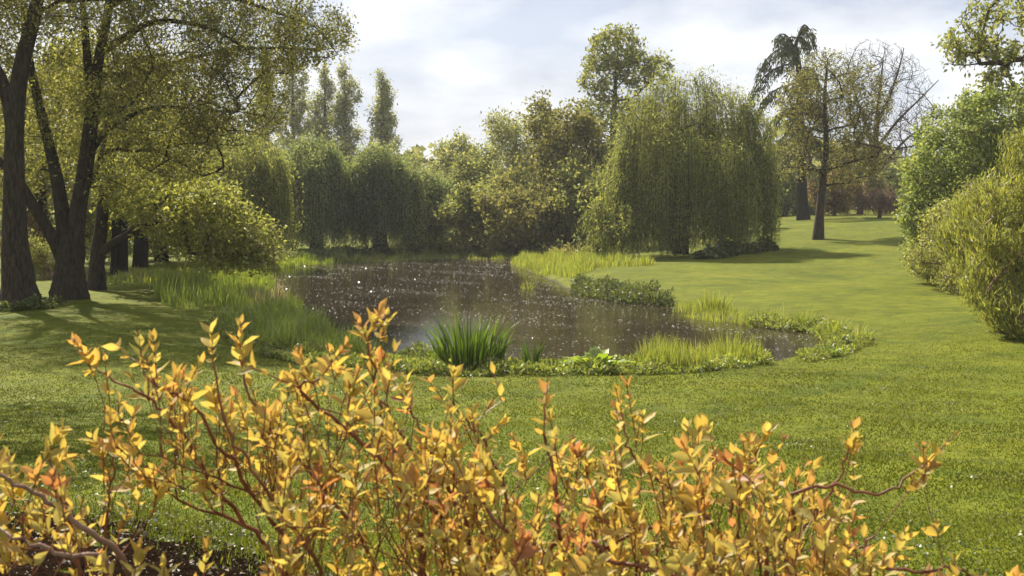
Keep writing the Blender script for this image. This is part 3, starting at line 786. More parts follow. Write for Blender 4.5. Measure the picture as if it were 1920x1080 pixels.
# conifer with drooping boughs
def conifer():
    rng = np.random.default_rng(63)
    base = on_ground(1505, 86)
    t = thing("conifer_tree", "tall dark conifer with drooping boughs and bent top", "conifer", base)
    path = smooth_path([base - np.array([0, 0, .1])] + pl([(1503, 330), (1500, 220), (1498, 130), (1492, 85), (1506, 55)], 86), 26)
    V, Qd = tube(path, np.interp(np.linspace(0, 1, 26), [0, 0.08, 0.5, 0.85, 1], [0.5, 0.36, 0.25, 0.12, 0.04]), 11, 0.07, rng)
    g = Geo(); g.add(V, Qd)
    gb = Geo(); LP, LA = [], []
    H = path[-1, 2] - base[2]
    bough_px = [[(1492, 85), (1465, 90), (1440, 108), (1420, 140)], [(1496, 118), (1460, 126), (1425, 150), (1402, 185)], [(1498, 155), (1455, 168), (1425, 195), (1408, 235)],
                [(1494, 75), (1508, 46), (1524, 58), (1533, 86)], [(1500, 200), (1460, 214), (1430, 258)], [(1500, 240), (1470, 256), (1445, 300)], [(1500, 130), (1528, 138), (1545, 165)],
                [(1500, 190), (1530, 203), (1550, 238)], [(1502, 280), (1470, 298), (1455, 340)], [(1502, 300), (1535, 316), (1552, 352)], [(1493, 95), (1476, 70), (1462, 66), (1450, 80)]]
    for k in range(30):
        f = rng.uniform(0.22, 0.9)
        if k < len(bough_px):
            ctl = [at(x, y, 86) for x, y in bough_px[k]]
            sh = rng.uniform(-1.2, 1.2)
            for j, c in enumerate(ctl): c[1] += sh * j / (len(ctl) - 1)
        else:
            p = path[int(f * 25)]; a = rng.uniform(0, 6.28); d = np.array([math.cos(a), math.sin(a), 0]); L0 = (0.6 + 3.0 * (1 - f) ** 0.6) * rng.uniform(0.6, 1)
            ctl = [p, p + d * L0 * 0.5 + np.array([0, 0, 0.05 * L0]), p + d * L0 + np.array([0, 0, -0.45 * L0])]
        bp = smooth_path(ctl, 9); u = np.linspace(0, 1, 9)[:, None]; d = nrm(bp[-1] - bp[0])
        ln = float(np.linalg.norm(np.diff(bp, axis=0), axis=1).sum())
        V, Qd = prisms(bp[:-1], bp[1:], np.linspace(0.075, 0.03, 8), np.linspace(0.07, 0.015, 8), 4); gb.add(V, Qd)
        n = int(150 * ln)
        s = rng.uniform(0.15, 1, n)
        q = np.stack([np.interp(s, u[:, 0], bp[:, c]) for c in range(3)], 1)
        tuft = np.floor(s * 9)
        hang = rng.uniform(0, 1, n) ** 1.7 * (0.35 + 0.9 * np.abs(np.sin(tuft * 2.7 + k)))
        q = q + rng.normal(0, 0.13, (n, 3)) * np.array([1, 1, 0.5]); q[:, 2] -= hang
        LP.append(q); LA.append(d * 0.3 + rng.normal(0, 0.35, (n, 3)) + np.array([0, 0, -0.9]))
    LP = np.concatenate(LP); LA = np.concatenate(LA)
    ln = rng.uniform(0.16, 0.36, len(LP))
    V, Qd = leaves(rng, LP, LA, ln, ln * 0.32, 0.3)
    put("trunk", g.mesh("trunk", base, True), M["bark_dark"], t)
    put("boughs", gb.mesh("boughs", base), M["bark_dark"], t)["kind"] = "stuff"
    put("crown", new_mesh("crown", V - base, Qd, rnd=rng.uniform(0, 1, len(LP))), M["lf_conifer"], t)["kind"] = "stuff"
conifer()
broad("small russet leaved tree behind the oak trunk", 1562, 92, 318, 46, 400, 64, "lf_russet", 6500, name="russet_tree", size=0.2, group=None, trunk_r=(0.16, 0.12, 0.08, 0.03))
broad("shadowy evergreen tree behind the weeping cherry", 1668, 100, 300, 50, 402, 65, "lf_weep_dark", 8000, name="evergreen_tree", size=0.24, group=None, nt=380)
broad("brown leaved tree between the oak and the bare tree", 1610, 96, 268, 52, 395, 66, "lf_brown", 6500, name="brown_tree", size=0.2, group=None, nt=600)
broad("dark evergreen low behind the conifer trunk", 1470, 98, 320, 46, 404, 67, "lf_weep_dark", 8000, name="evergreen_tree", size=0.24, group=None, nt=380)
# weeping cherry: dome of hanging purple twigs
b = on_ground(1646, 82)
weeping_willow("weeping_cherry", "little purple brown weeping cherry dome on the far lawn", b, 2.1, 1.45, 1.45, 68, M["lf_cherry"], 130, 520, 0.07, 0.13, None, None, (0.15, 0.7), trunk_r=(0.14, 0.12, 0.10, 0.05), cat="cherry tree", leaf_w=0.4)

# ------------------------------------------------------------------ big shrubs on the right
def shrub(name, label, cat, base, lobes, seed, bark, leafm, nt, nl, size, ratio, stems=9, spread=0.12, droop=0.0, up=0.8, along=0.6, reach=2.0, zmin=0.25, group=None, shell=0.7, below=0.8):
    rng = np.random.default_rng(seed); base = np.asarray(base, float)
    t = thing(name, label, cat, base, group)
    sk = Skel(); root = sk.line([base + np.array([0, 0, -0.05])])[0]; gm = []
    C = np.array([l[0] for l in lobes])
    for s in range(stems):
        c = C[s % len(C)] + rng.normal(0, 0.3, 3)
        p = base + np.array([rng.normal(0, 0.3), rng.normal(0, 0.3), -0.05])
        mid = (p * 0.55 + c * 0.45); mid[:2] = p[:2] * 0.7 + c[:2] * 0.3
        path = smooth_path([p, mid, c], 9); sk.line(path, root)
        V, Qd = tube(path, np.linspace(0.07, 0.025, 9), 6); g = Geo(); g.add(V, Qd); gm.append(g)
    T = in_lobes(rng, lobes, nt, shell)
    T[:, 2] = np.maximum(T[:, 2], ground_z(T[:, 0], T[:, 1]) + rng.uniform(0.05, zmin + 0.2, nt))
    sk.grow(rng, T, 0.35, below, stiff=0.5)
    sk.radii(0.006, 0.45, 0.07)
    gb = Geo(); sk.wood(gb)
    for g in gm: put("stem", g.mesh("stem", base, True), bark, t)
    put("twigs", gb.mesh("twigs", base), bark, t)["kind"] = "stuff"
    V, Qd, rn = foliage(rng, sk, nl, spread, size, ratio, droop, along, up, 6)
    put("foliage", new_mesh("foliage", V - base, Qd, rnd=rn), leafm, t)["kind"] = "stuff"
    return t

b = on_ground(1850, 44)
shrub("tall_bush", "tall rounded green bush at the edge of the lawn behind the feathery osier", "bush", b,
      [lobe(1870, 240, 44, 80, 70, 2.0, 1.3), lobe(1800, 260, 44, 80, 70, 1.9, 1.3), lobe(1755, 320, 43.5, 62, 70, 1.7, 1.2), lobe(1738, 400, 43, 50, 60, 1.5, 1.1), lobe(1745, 465, 43, 50, 45, 1.3, 0.9),
       lobe(1820, 400, 43, 90, 90, 1.8, 1.3), lobe(1930, 300, 44, 90, 130, 2.0, 1.3), lobe(1900, 420, 43, 90, 90, 1.8, 0.9), lobe(2010, 330, 44, 80, 130, 2.0, 0.9), lobe(1840, 190, 44, 40, 25, 1.0, 0.35)],
      71, M["bark_brown"], M["lf_bush"], 1150, 46000, 0.135, 0.6, stems=10, spread=0.14)
b = on_ground(1800, 40)
shrub("low_bush", "low twiggy olive bush spreading at the foot of the tall green bush", "bush", b,
      [lobe(1780, 470, 38, 75, 45, 1.3, 1.5), lobe(1738, 490, 40, 36, 32, 1.0, 0.8), lobe(1850, 470, 36, 80, 70, 1.3, 1.4), lobe(1840, 390, 37, 75, 60, 1.3, 1.1), lobe(1820, 520, 36, 60, 28, 1.0, 0.9), lobe(1780, 420, 38, 50, 45, 1.1, 0.8), lobe(1880, 530, 33, 50, 40, 1.0, 0.8)],
      72, M["twig_grey"], M["lf_willow_low"], 1000, 21000, 0.105, 0.42, stems=8, zmin=0.0)
b = on_ground(1945, 24.5)
shrub("osier_bush", "feathery yellow green osier bush leaning in at the lawn's right side", "bush", b,
      [lobe(1940, 350, 24.5, 110, 80, 1.1, 1.3), lobe(1900, 430, 24.4, 90, 80, 1.1, 1.4), lobe(1880, 520, 24.4, 72, 60, 0.9, 1.2), lobe(1905, 580, 23.8, 60, 45, 0.8, 1.0), lobe(1940, 605, 23.4, 60, 30, 0.7, 0.7),
       lobe(2020, 400, 24.5, 110, 120, 1.2, 1.2), lobe(2000, 530, 24, 100, 90, 1.1, 1.0), lobe(1835, 410, 25.5, 50, 50, 0.8, 0.8), lobe(1830, 490, 26, 45, 55, 0.8, 0.8), lobe(1930, 265, 24.6, 60, 30, 0.6, 0.3), lobe(1790, 450, 27, 35, 35, 0.6, 0.4), lobe(1855, 545, 25.5, 45, 40, 0.7, 0.6)],
      73, M["twig_grey"], M["lf_osier"], 1500, 36000, 0.13, 0.2, stems=12, droop=-0.75, along=1.3, up=0.2, spread=0.09, below=1.6, zmin=0.0, shell=0.5)
# large leaved tree whose boughs reach in at the top right corner
b = on_ground(2060, 46)
tree("chestnut_tree", "tree with big drooping spring leaves reaching in over the tall bush", "tree", b,
     [b - np.array([0, 0, .1])] + pl([(2050, 350), (2030, 200), (2020, 60), (2000, -80)], 46), (0.4, 0.32, 0.26, 0.2, 0.08),
     [lobe(1880, 60, 46, 90, 60, 1.7, 1.4), lobe(1850, 110, 46, 70, 40, 1.5, 0.9), lobe(1930, -20, 46, 110, 80, 2.0, 1.3), lobe(1810, 75, 46, 50, 35, 1.2, 0.5), lobe(2040, 40, 46, 90, 140, 2.4, 1.6), lobe(1900, 150, 46, 60, 50, 1.4, 0.8)],
     74, M["bark_brown"], M["lf_mid"], 380, 7000, 0.19, 0.5, spread=0.13, r_tip=0.012, rmax=0.12, droop=0.7, step=0.5, shell=0.5, maxcnt=2)
# dark big-leaved plants by the big willow
def leaf_mound(name, label, cat, pts, seed, matl, n, size, ratio, hgt, up=1.2, kind=None, group=None, rise=0.5):
    """Low plants covering ground spots [(x, y, radius)]."""
    rng = np.random.default_rng(seed)
    w = np.array([p[2] ** 2 for p in pts]); k = rng.choice(len(pts), n, p=w / w.sum())
    c = np.array([[p[0], p[1]] for p in pts]); r = np.array([p[2] for p in pts])
    a = rng.uniform(0, 6.28, n); q = np.sqrt(rng.uniform(0, 1, n))
    x = c[k, 0] + np.cos(a) * q * r[k]; y = c[k, 1] + np.sin(a) * q * r[k]
    hump = hgt * np.sqrt(np.maximum(0.02, 1 - q ** 2)) * (0.7 + 0.3 * np.sin(x * 5 + y * 3)) * rng.uniform(0.75, 1.2, len(pts))[k]
    z = np.maximum(ground_z(x, y), 0.0) + hump * rng.uniform(0.05, 1, n) ** 0.6
    A = np.stack([np.cos(a) + rng.normal(0, 0.8, n), np.sin(a) + rng.normal(0, 0.8, n), rng.normal(rise, 0.5, n)], 1)
    ln = size * rng.uniform(0.55, 1.3, n)
    V, Qd = leaves(rng, np.stack([x, y, z], 1), A, ln, ln * ratio, up)
    cx = np.array([c[:, 0].mean(), c[:, 1].mean(), 0]); cx[2] = max(gz(cx[0], cx[1]), 0)
    o = put(name, new_mesh(name, V - cx, Qd, rnd=rng.uniform(0, 1, n)), matl, None, cx)
    return tag(o, label, cat, group, kind)

g_ = lambda px, d: on_ground(px, d)[:2]
leaf_mound("rhubarb_plant", "low patch of dark broad leaved plants at the foot of the biggest willow", "plant",
           [(*g_(1352, 57), 0.8), (*g_(1390, 58.5), 0.9), (*g_(1425, 59.5), 0.7), (*g_(1330, 56), 0.7)], 75, M["herb_dark"], 2600, 0.22, 0.75, 0.75, rise=0.1)

# ------------------------------------------------------------------ the old willows on the left bank
d1 = 31.0
b = on_ground(36, d1)
tA = [b - np.array([0, 0, .15])] + pl([(34, 540), (27, 450), (26, 340), (28, 230), (40, 130), (62, 40), (85, -70), (100, -190)], d1, [0, 0, 0, 0, .1, .2, .3, .5])
tree("old_willow", "leftmost old willow with a thick leaning trunk cut by the picture edge", "willow", b, tA, (0.60, 0.40, 0.30, 0.24, 0.21, 0.19, 0.16, 0.12, 0.06),
     [lobe(110, -90, d1, 200, 150, 3.2, 2.0), lobe(-80, 0, d1 + 1, 140, 170, 3.0, 1.6), lobe(60, -220, d1, 200, 130, 3.0, 1.6), lobe(250, -150, d1 + 0.5, 130, 100, 2.5, 1.0)],
     81, M["bark_willow"], M["lf_willow_near"], 1300, 34000, 0.12, 0.36, spread=0.16, limbs=[(pl([(27, 250), (10, 170), (-25, 90), (-60, -10)], d1), (0.2, 0.16, 0.12, 0.06))],
     sides=44, lump=0.11, r_tip=0.005, rmax=0.1, step=0.4, group="old willows on the left bank", shell=0.35)
d2 = 34.0
b = on_ground(131, d2)
tB = [b - np.array([0, 0, .15])] + pl([(131, 525), (130, 495), (132, 470), (136, 440)], d2)
limbsB = [
    (pl([(118, 490), (95, 440), (62, 385), (28, 330), (-15, 290), (-70, 240)], d2, [0, -.2, -.4, -.6, -.8, -1]), (0.17, 0.155, 0.14, 0.12, 0.09, 0.05)),
    (pl([(126, 475), (118, 410), (106, 330), (82, 230), (58, 130), (46, 40), (40, -80)], d2, [0, .1, .3, .5, .7, .8, 1]), (0.22, 0.19, 0.16, 0.13, 0.11, 0.09, 0.05)),
    (pl([(138, 470), (146, 390), (160, 310), (173, 210), (184, 120), (203, 20), (215, -120)], d2, [0, 0, -.2, -.3, -.4, -.5, -.6]), (0.24, 0.21, 0.19, 0.18, 0.13, 0.11, 0.05)),
    (pl([(172, 205), (165, 120), (158, 40), (150, -60)], d2, [-.3, -.1, .2, .5]), (0.13, 0.11, 0.09, 0.05)),
    (pl([(187, 100), (225, 75), (275, 45), (330, 40), (410, 60), (470, 100)], d2, [-.4, -.6, -.8, -1, -1, -1]), (0.11, 0.09, 0.075, 0.06, 0.045, 0.02)),
    (pl([(180, 140), (240, 140), (320, 120), (420, 95), (520, 90), (600, 95)], d2, [-.4, 0, .4, .8, 1, 1.2]), (0.09, 0.08, 0.065, 0.05, 0.035, 0.015)),
    (pl([(160, 300), (200, 245), (250, 215), (300, 200), (380, 205)], d2, [-.2, .1, .4, .6, .8]), (0.10, 0.08, 0.06, 0.045, 0.02)),
    (pl([(150, 370), (175, 330), (195, 270), (205, 200), (240, 130)], d2, [-.1, .5, .9, 1.1, 1.3]), (0.08, 0.07, 0.055, 0.04, 0.02)),
    (pl([(205, 10), (280, -20), (380, -20), (480, 10), (590, 50)], d2, [-.5, -.6, -.6, -.5, -.3]), (0.10, 0.08, 0.06, 0.04, 0.015)),
]
tree("old_willow", "old pollarded willow with a stout bole and several rising limbs, second trunk along the bank", "willow", b, tB, (0.56, 0.42, 0.36, 0.35, 0.27),
     [lobe(330, 60, d2 - .5, 150, 95, 2.8, 1.9), lobe(480, 70, d2, 140, 80, 2.4, 1.5), lobe(580, 60, d2, 80, 60, 1.7, 0.6), lobe(300, 190, d2, 150, 85, 2.8, 1.8), lobe(430, 200, d2 + .5, 110, 75, 2.2, 1.1),
      lobe(120, 80, d2 + .5, 130, 120, 2.6, 1.2), lobe(90, 230, d2 + 1.2, 100, 100, 1.8, 0.8), lobe(200, -130, d2, 300, 120, 3.4, 2.0), lobe(480, -80, d2, 180, 90, 2.6, 1.2), lobe(230, 300, d2 + 1, 110, 70, 1.8, 0.8),
      lobe(20, 320, d2 + 1.5, 60, 90, 1.2, 0.4), lobe(330, 280, d2 + 1, 100, 60, 1.8, 0.8)],
     82, M["bark_willow"], M["lf_willow_near"], 3600, 80000, 0.115, 0.38, spread=0.14, limbs=limbsB, sides=44, lump=0.12, r_tip=0.005, expo=0.42, rmax=0.07, step=0.35,
     group="old willows on the left bank", shell=0.3, maxcnt=6)
d3 = 38.0
b = on_ground(180, d3)
tree("leaning_willow", "third trunk along the left bank, with a low bough leaning out over the water", "willow", b,
     [b - np.array([0, 0, .1])] + pl([(181, 500), (184, 465), (190, 420), (196, 360), (215, 290)], d3), (0.32, 0.24, 0.22, 0.19, 0.15, 0.06),
     [lobe(390, 375, d3 - .5, 70, 40, 1.7, 0.9), lobe(465, 440, d3 - .8, 50, 45, 1.4, 1.0), lobe(370, 420, d3 - .8, 70, 50, 1.6, 1.1), lobe(300, 380, d3, 80, 60, 1.8, 1.1), lobe(230, 330, d3 + .5, 70, 70, 1.8, 0.8), lobe(420, 475, d3 - 1, 60, 25, 1.2, 0.7), lobe(490, 480, d3 - 1, 30, 20, .8, 0.35)],
     83, M["bark_willow"], M["lf_willow_low"], 520, 13500, 0.17, 0.42, spread=0.20,
     limbs=[(pl([(186, 475), (215, 455), (245, 437), (275, 424), (320, 405), (380, 400)], d3, [0, -.2, -.4, -.6, -.8, -1]), (0.16, 0.14, 0.12, 0.10, 0.07, 0.03)),
            (pl([(235, 440), (265, 415), (300, 385), (330, 345)], d3, [-.3, -.2, 0, .2]), (0.08, 0.07, 0.05, 0.02))],
     sides=14, lump=0.09, r_tip=0.006, rmax=0.07, step=0.4, group="old willows on the left bank", shell=0.5)
b = np.array([-11.6, 21.5, gz(-11.6, 21.5)])
tree("lawn_tree", "tall tree beyond the picture's left edge whose crown shades the near lawn", "tree", b,
     [b - np.array([0, 0, .1]), b + np.array([0.2, 0, 3.5]), b + np.array([0.1, 0.2, 7.0]), b + np.array([0.4, 0, 10.5])], (0.42, 0.3, 0.24, 0.08),
     [(b + np.array([0.5, 0, 10.2]), np.array([3.0, 3.0, 2.0]), 1.5), (b + np.array([3.2, -0.8, 9.6]), np.array([2.3, 2.3, 1.3]), 1.0), (b + np.array([-1.5, 2.0, 9.4]), np.array([2.2, 2.2, 1.5]), 0.7), (b + np.array([1.2, -2.6, 9.6]), np.array([2.2, 2.2, 1.4]), 0.9)],
     96, M["bark_willow"], M["lf_willow_near"], 420, 5000, 0.19, 0.45, spread=0.26, r_tip=0.008, rmax=0.1, step=0.6, shell=0.3)
BG = "shaded trees deep on the left bank"
for lab, px, d, sd, top, hw, low in (
        ("shaded tree just behind the leaning bough, fourth trunk along the left bank", 222, 46, 84, 60, 120, 440),
        ("shaded tree in the dark of the left bank, fifth trunk along", 263, 51, 85, 150, 120, 440),
        ("shaded tree deepest in the dark of the left bank", 302, 56, 86, 170, 110, 450),
        ("shaded tree glimpsed between the two old willow trunks", 75, 52, 87, 90, 120, 430)):
    broad(lab, px, d, top, hw, low, sd, "lf_willow_near", 11000, name="shaded_tree", bark="bark_dark", size=0.19, nt=700, group=BG, trunk_r=(0.34, 0.27, 0.2, 0.06))
shrub("small_bush", "small pale green bush on the lawn between the two old willow trunks", "bush", on_ground(82, 43),
      [lobe(80, 490, 43, 34, 32, 0.6, 1), lobe(60, 470, 43, 25, 30, 0.5, 0.7), lobe(100, 480, 43.4, 22, 30, 0.5, 0.7)], 88, M["twig_grey"], M["lf_willow_low"], 260, 3600, 0.09, 0.5, stems=5)
shrub("russet_bush", "russet brown bush glimpsed behind the leftmost trunk", "bush", on_ground(62, 50),
      [lobe(62, 430, 50, 45, 36, 0.8, 1), lobe(40, 460, 50, 45, 36, 0.8, 1)], 89, M["twig_grey"], M["lf_russet"], 260, 3400, 0.11, 0.5, stems=5)
# undergrowth in the dark behind the trunks
U = [(*g_(px, d), r) for px, d, r in ((200, 62, 2.2), (260, 66, 2.4), (330, 64, 2.4), (380, 62, 2.0), (120, 60, 2.4), (40, 62, 2.6), (-60, 60, 3.0), (440, 66, 1.6))]
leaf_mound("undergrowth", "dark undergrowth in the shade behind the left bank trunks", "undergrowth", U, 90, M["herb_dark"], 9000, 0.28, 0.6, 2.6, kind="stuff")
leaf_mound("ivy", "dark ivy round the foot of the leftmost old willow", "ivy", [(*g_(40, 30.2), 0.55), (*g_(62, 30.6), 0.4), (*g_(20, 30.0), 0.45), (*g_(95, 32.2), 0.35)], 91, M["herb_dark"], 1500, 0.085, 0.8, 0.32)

# ------------------------------------------------------------------ reeds, sedges and herbs at the water
def blades(rng, P, H, W, lean, segs=4, tip=1.0):
    n = len(P)
    a = rng.uniform(0, 6.28, n); d = np.stack([np.cos(a), np.sin(a), np.zeros(n)], 1)
    f = a + rng.uniform(-0.9, 0.9, n) + np.pi / 2
    s = np.stack([np.cos(f), np.sin(f), np.zeros(n)], 1)
    u = np.linspace(0, 1, segs + 1)
    ln = np.abs(rng.normal(lean, lean * 0.5, n))[:, None]
    C = P[:, None] + d[:, None] * (ln * u ** 2 * H[:, None])[..., None] + np.array([0, 0, 1.0]) * ((u - 0.35 * ln * u ** 3) * H[:, None])[..., None]
    w = (W[:, None] * 0.5) * np.clip(1.0 - u ** 2.2, 0.04, 1)[None] * (0.7 + 0.3 * np.minimum(1, u * 4))[None]
    V = np.stack([C - s[:, None] * w[..., None], C + s[:, None] * w[..., None]], 2)     # n, segs+1, 2, 3
    k = 2 * (segs + 1)
    q = np.array([[2 * i, 2 * i + 1, 2 * i + 3, 2 * i + 2] for i in range(segs)])
    Q = (np.arange(n) * k)[:, None, None] + q[None]
    return V.reshape(-1, 3), Q.reshape(-1, 4), segs

def spots(rng, n, poly, z=0.2):
    """Random ground points inside a polygon given in photograph pixels of the ground."""
    W = []
    for x, y in poly:
        zz = z
        for _ in range(5):
            q = px_plane(x, y, zz); zz = 0.5 * zz + 0.5 * max(gz(q[0], q[1]), 0.0)
        W.append(q[:2])
    W = np.array(W)
    lo, hi = W.min(0), W.max(0); out_ = np.zeros((0, 2))
    while len(out_) < n:
        p = rng.uniform(lo, hi, (n * 3, 2)); ins = np.zeros(len(p), bool)
        for i in range(len(W)):
            a, b = W[i], W[(i + 1) % len(W)]
            c = (a[1] > p[:, 1]) != (b[1] > p[:, 1])
            with np.errstate(divide='ignore', invalid='ignore'):
                xi = a[0] + (p[:, 1] - a[1]) * (b[0] - a[0]) / (b[1] - a[1])
            ins ^= c & (p[:, 0] < xi)
        out_ = np.vstack([out_, p[ins]])
    return out_[:n]

def reed_bed(name, label, poly, n, h, w, lean, seed, matl, cat="reeds", hv=0.35, patch=True, segs=2):
    rng = np.random.default_rng(seed)
    p = spots(rng, int(n * 1.6), poly)
    if patch:
        v = np.sin(p[:, 0] * 2.3 + seed) * np.sin(p[:, 1] * 1.7 + seed * 2) + 0.5 * np.sin(p[:, 0] * 5.1 + p[:, 1] * 3.7)
        keep = rng.uniform(-0.9, 0.9, len(p)) < v + 0.2
        p = p[keep][:n]
    z = np.maximum(ground_z(p[:, 0], p[:, 1]), -0.12) - 0.02
    P = np.stack([p[:, 0], p[:, 1], z], 1)
    H = h * rng.uniform(1 - hv, 1 + hv, len(P)) * (0.82 + 0.26 * np.sin(p[:, 0] * 1.9 + p[:, 1] * 2.6) + 0.2 * np.sin(p[:, 0] * 4.7 + seed))
    V, Qd, sg = blades(rng, P, H, w * rng.uniform(0.6, 1.3, len(P)), lean, segs)
    c = np.array([p[:, 0].mean(), p[:, 1].mean(), 0.2])
    o = put(name, new_mesh(name, V - c, Qd, rnd=np.repeat(rng.uniform(0, 1, len(P)), sg)), matl, None, c)
    return tag(o, label, cat, None, "stuff")

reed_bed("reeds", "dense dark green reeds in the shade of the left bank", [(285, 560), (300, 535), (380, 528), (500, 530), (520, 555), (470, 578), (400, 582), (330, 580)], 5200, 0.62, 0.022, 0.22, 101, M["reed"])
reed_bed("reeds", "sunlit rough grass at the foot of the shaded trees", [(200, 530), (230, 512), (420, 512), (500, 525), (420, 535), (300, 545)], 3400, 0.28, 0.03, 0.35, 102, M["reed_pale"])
reed_bed("reeds", "bright tall reeds filling the near left corner of the pond", [(410, 610), (500, 578), (560, 590), (650, 640), (700, 672), (640, 680), (540, 664), (440, 645)], 5000, 0.50, 0.020, 0.32, 103, M["reed"], segs=3)
reed_bed("reeds", "sparse straw coloured reeds standing in the shallow left water", [(455, 548), (520, 538), (545, 565), (520, 585), (450, 575)], 700, 0.5, 0.014, 0.25, 104, M["reed_dry"])
reed_bed("reeds", "pale green rushes fringing the far right shore below the biggest willow", [(955, 494), (975, 482), (1080, 482), (1200, 490), (1230, 497), (1120, 505), (1070, 522), (1010, 516)], 8000, 0.42, 0.035, 0.25, 105, M["reed_pale"])
reed_bed("reeds", "thin reddish and green rushes along the far shore", [(640, 490), (700, 478), (860, 470), (960, 472), (960, 486), (860, 484), (700, 492)], 4600, 0.36, 0.045, 0.2, 106, M["reed_pale"])
reed_bed("reeds", "long grass hanging over the far bank below the weeping willows", [(505, 505), (530, 487), (650, 478), (650, 492), (560, 498)], 2600, 0.4, 0.05, 0.25, 107, M["reed"])
reed_bed("reeds", "sunlit sedge bed along the right shore below the open lawn", [(1255, 585), (1290, 572), (1400, 590), (1520, 608), (1520, 622), (1420, 612), (1310, 600)], 2100, 0.36, 0.018, 0.3, 108, M["reed_pale"])
reed_bed("reeds", "upright sedge stand in front of the pond's right arm", [(1180, 690), (1290, 672), (1420, 665), (1430, 682), (1340, 694), (1230, 698)], 1900, 0.46, 0.015, 0.22, 109, M["reed_pale"])

def near_water_clump(name, label, px, d, n, h, w, lean, seed, matl, rad, cat="plant", parts=False, group=None):
    rng = np.random.default_rng(seed)
    p0 = at(px, 600, d); c = np.array([p0[0], d, max(gz(p0[0], d), -0.05)])
    a = rng.uniform(0, 6.28, n); q = np.sqrt(rng.uniform(0, 1, n)) * rad
    P = c + np.stack([np.cos(a) * q, np.sin(a) * q * 0.8, np.full(n, -0.03)], 1)
    H = h * rng.uniform(0.6, 1.12, n) * (1 - 0.25 * (q / rad) ** 2)
    # blades lean away from the middle
    u = np.linspace(0, 1, 6)
    out_d = np.stack([np.cos(a), np.sin(a), np.zeros(n)], 1)
    ln = np.abs(rng.normal(lean, lean * 0.5, n)) * (0.3 + q / rad)
    C = P[:, None] + out_d[:, None] * (ln[:, None] * u ** 2 * H[:, None])[..., None] + np.array([0, 0, 1.0]) * ((u - 0.3 * np.minimum(ln, 1.5)[:, None] * u ** 3) * H[:, None])[..., None]
    f = rng.uniform(0, 6.28, n); s = np.stack([np.cos(f), np.sin(f), np.zeros(n)], 1)
    wd = w * rng.uniform(0.7, 1.2, n)[:, None] * 0.5 * np.clip(1 - u ** 3, 0.03, 1)[None]
    nn = np.cross(s, np.array([0, 0, 1.0]))
    V = np.stack([C - s[:, None] * wd[..., None], C + nn[:, None] * wd[..., None] * 0.3, C + s[:, None] * wd[..., None]], 2)
    q1 = np.array([[3 * i + j, 3 * i + j + 1, 3 * i + j + 4, 3 * i + j + 3] for i in range(5) for j in range(2)])
    t = thing(name, label, cat, c, group)
    rn = rng.uniform(0, 1, n)
    if parts:
        for i in range(n):
            put("leaf", new_mesh("leaf", V[i].reshape(-1, 3) - c, q1, rnd=np.full(10, rn[i]), smooth=True), matl, t)
    else:
        Q = (np.arange(n) * 18)[:, None, None] + q1[None]
        put("leaves", new_mesh("leaves", V.reshape(-1, 3) - c, Q.reshape(-1, 4), rnd=np.repeat(rn, 10), smooth=True), matl, t)["kind"] = "stuff"
    return t

IG = "sword leaved clumps on the near shore"
near_water_clump("iris_plant", "biggest dark green iris clump with sword leaves on the near shore", 878, 20.4, 215, 1.12, 0.046, 0.34, 121, M["iris"], 0.56, parts=True, group=IG)
near_water_clump("iris_plant", "small iris clump to the right of the biggest one", 998, 20.5, 40, 0.72, 0.034, 0.28, 122, M["iris"], 0.16, parts=True, group=IG)
near_water_clump("iris_plant", "dark iris leaves rising from the water left of the biggest clump", 700, 22.6, 26, 0.62, 0.026, 0.3, 123, M["iris"], 0.3, parts=True, group=IG)
SG = "grassy tufts round the pond's right arm"
near_water_clump("rush_plant", "spiky rush tuft with dark thin blades on the right shore", 1508, 28.4, 150, 0.62, 0.014, 0.5, 124, M["reed"], 0.2, group=SG)
near_water_clump("sedge_plant", "bright sedge tuft right of the spiky rush", 1566, 25.8, 140, 0.58, 0.016, 0.4, 125, M["reed_pale"], 0.32, group=SG)
near_water_clump("sedge_plant", "loose sedge tuft at the far right end of the shore", 1610, 25.0, 60, 0.5, 0.014, 0.45, 126, M["reed_pale"], 0.28, group=SG)
near_water_clump("sedge_plant", "tall fresh sedge clump standing in front of the pond's right arm", 1370, 21.6, 150, 0.72, 0.016, 0.3, 127, M["reed_pale"], 0.38, group=SG)
near_water_clump("sedge_plant", "thinner sedge clump left of the tall fresh one", 1310, 21.4, 100, 0.6, 0.015, 0.32, 128, M["reed_pale"], 0.3, group=SG)
near_water_clump("sedge_plant", "reddish tipped sedge clump on the shore below the open lawn", 1335, 32.5, 130, 0.62, 0.016, 0.35, 129, M["reed_pale"], 0.5, group=SG)
near_water_clump("water_plant", "small tuft standing alone out in the water", 990, 43.0, 40, 0.42, 0.03, 0.5, 130, M["reed_pale"], 0.25)

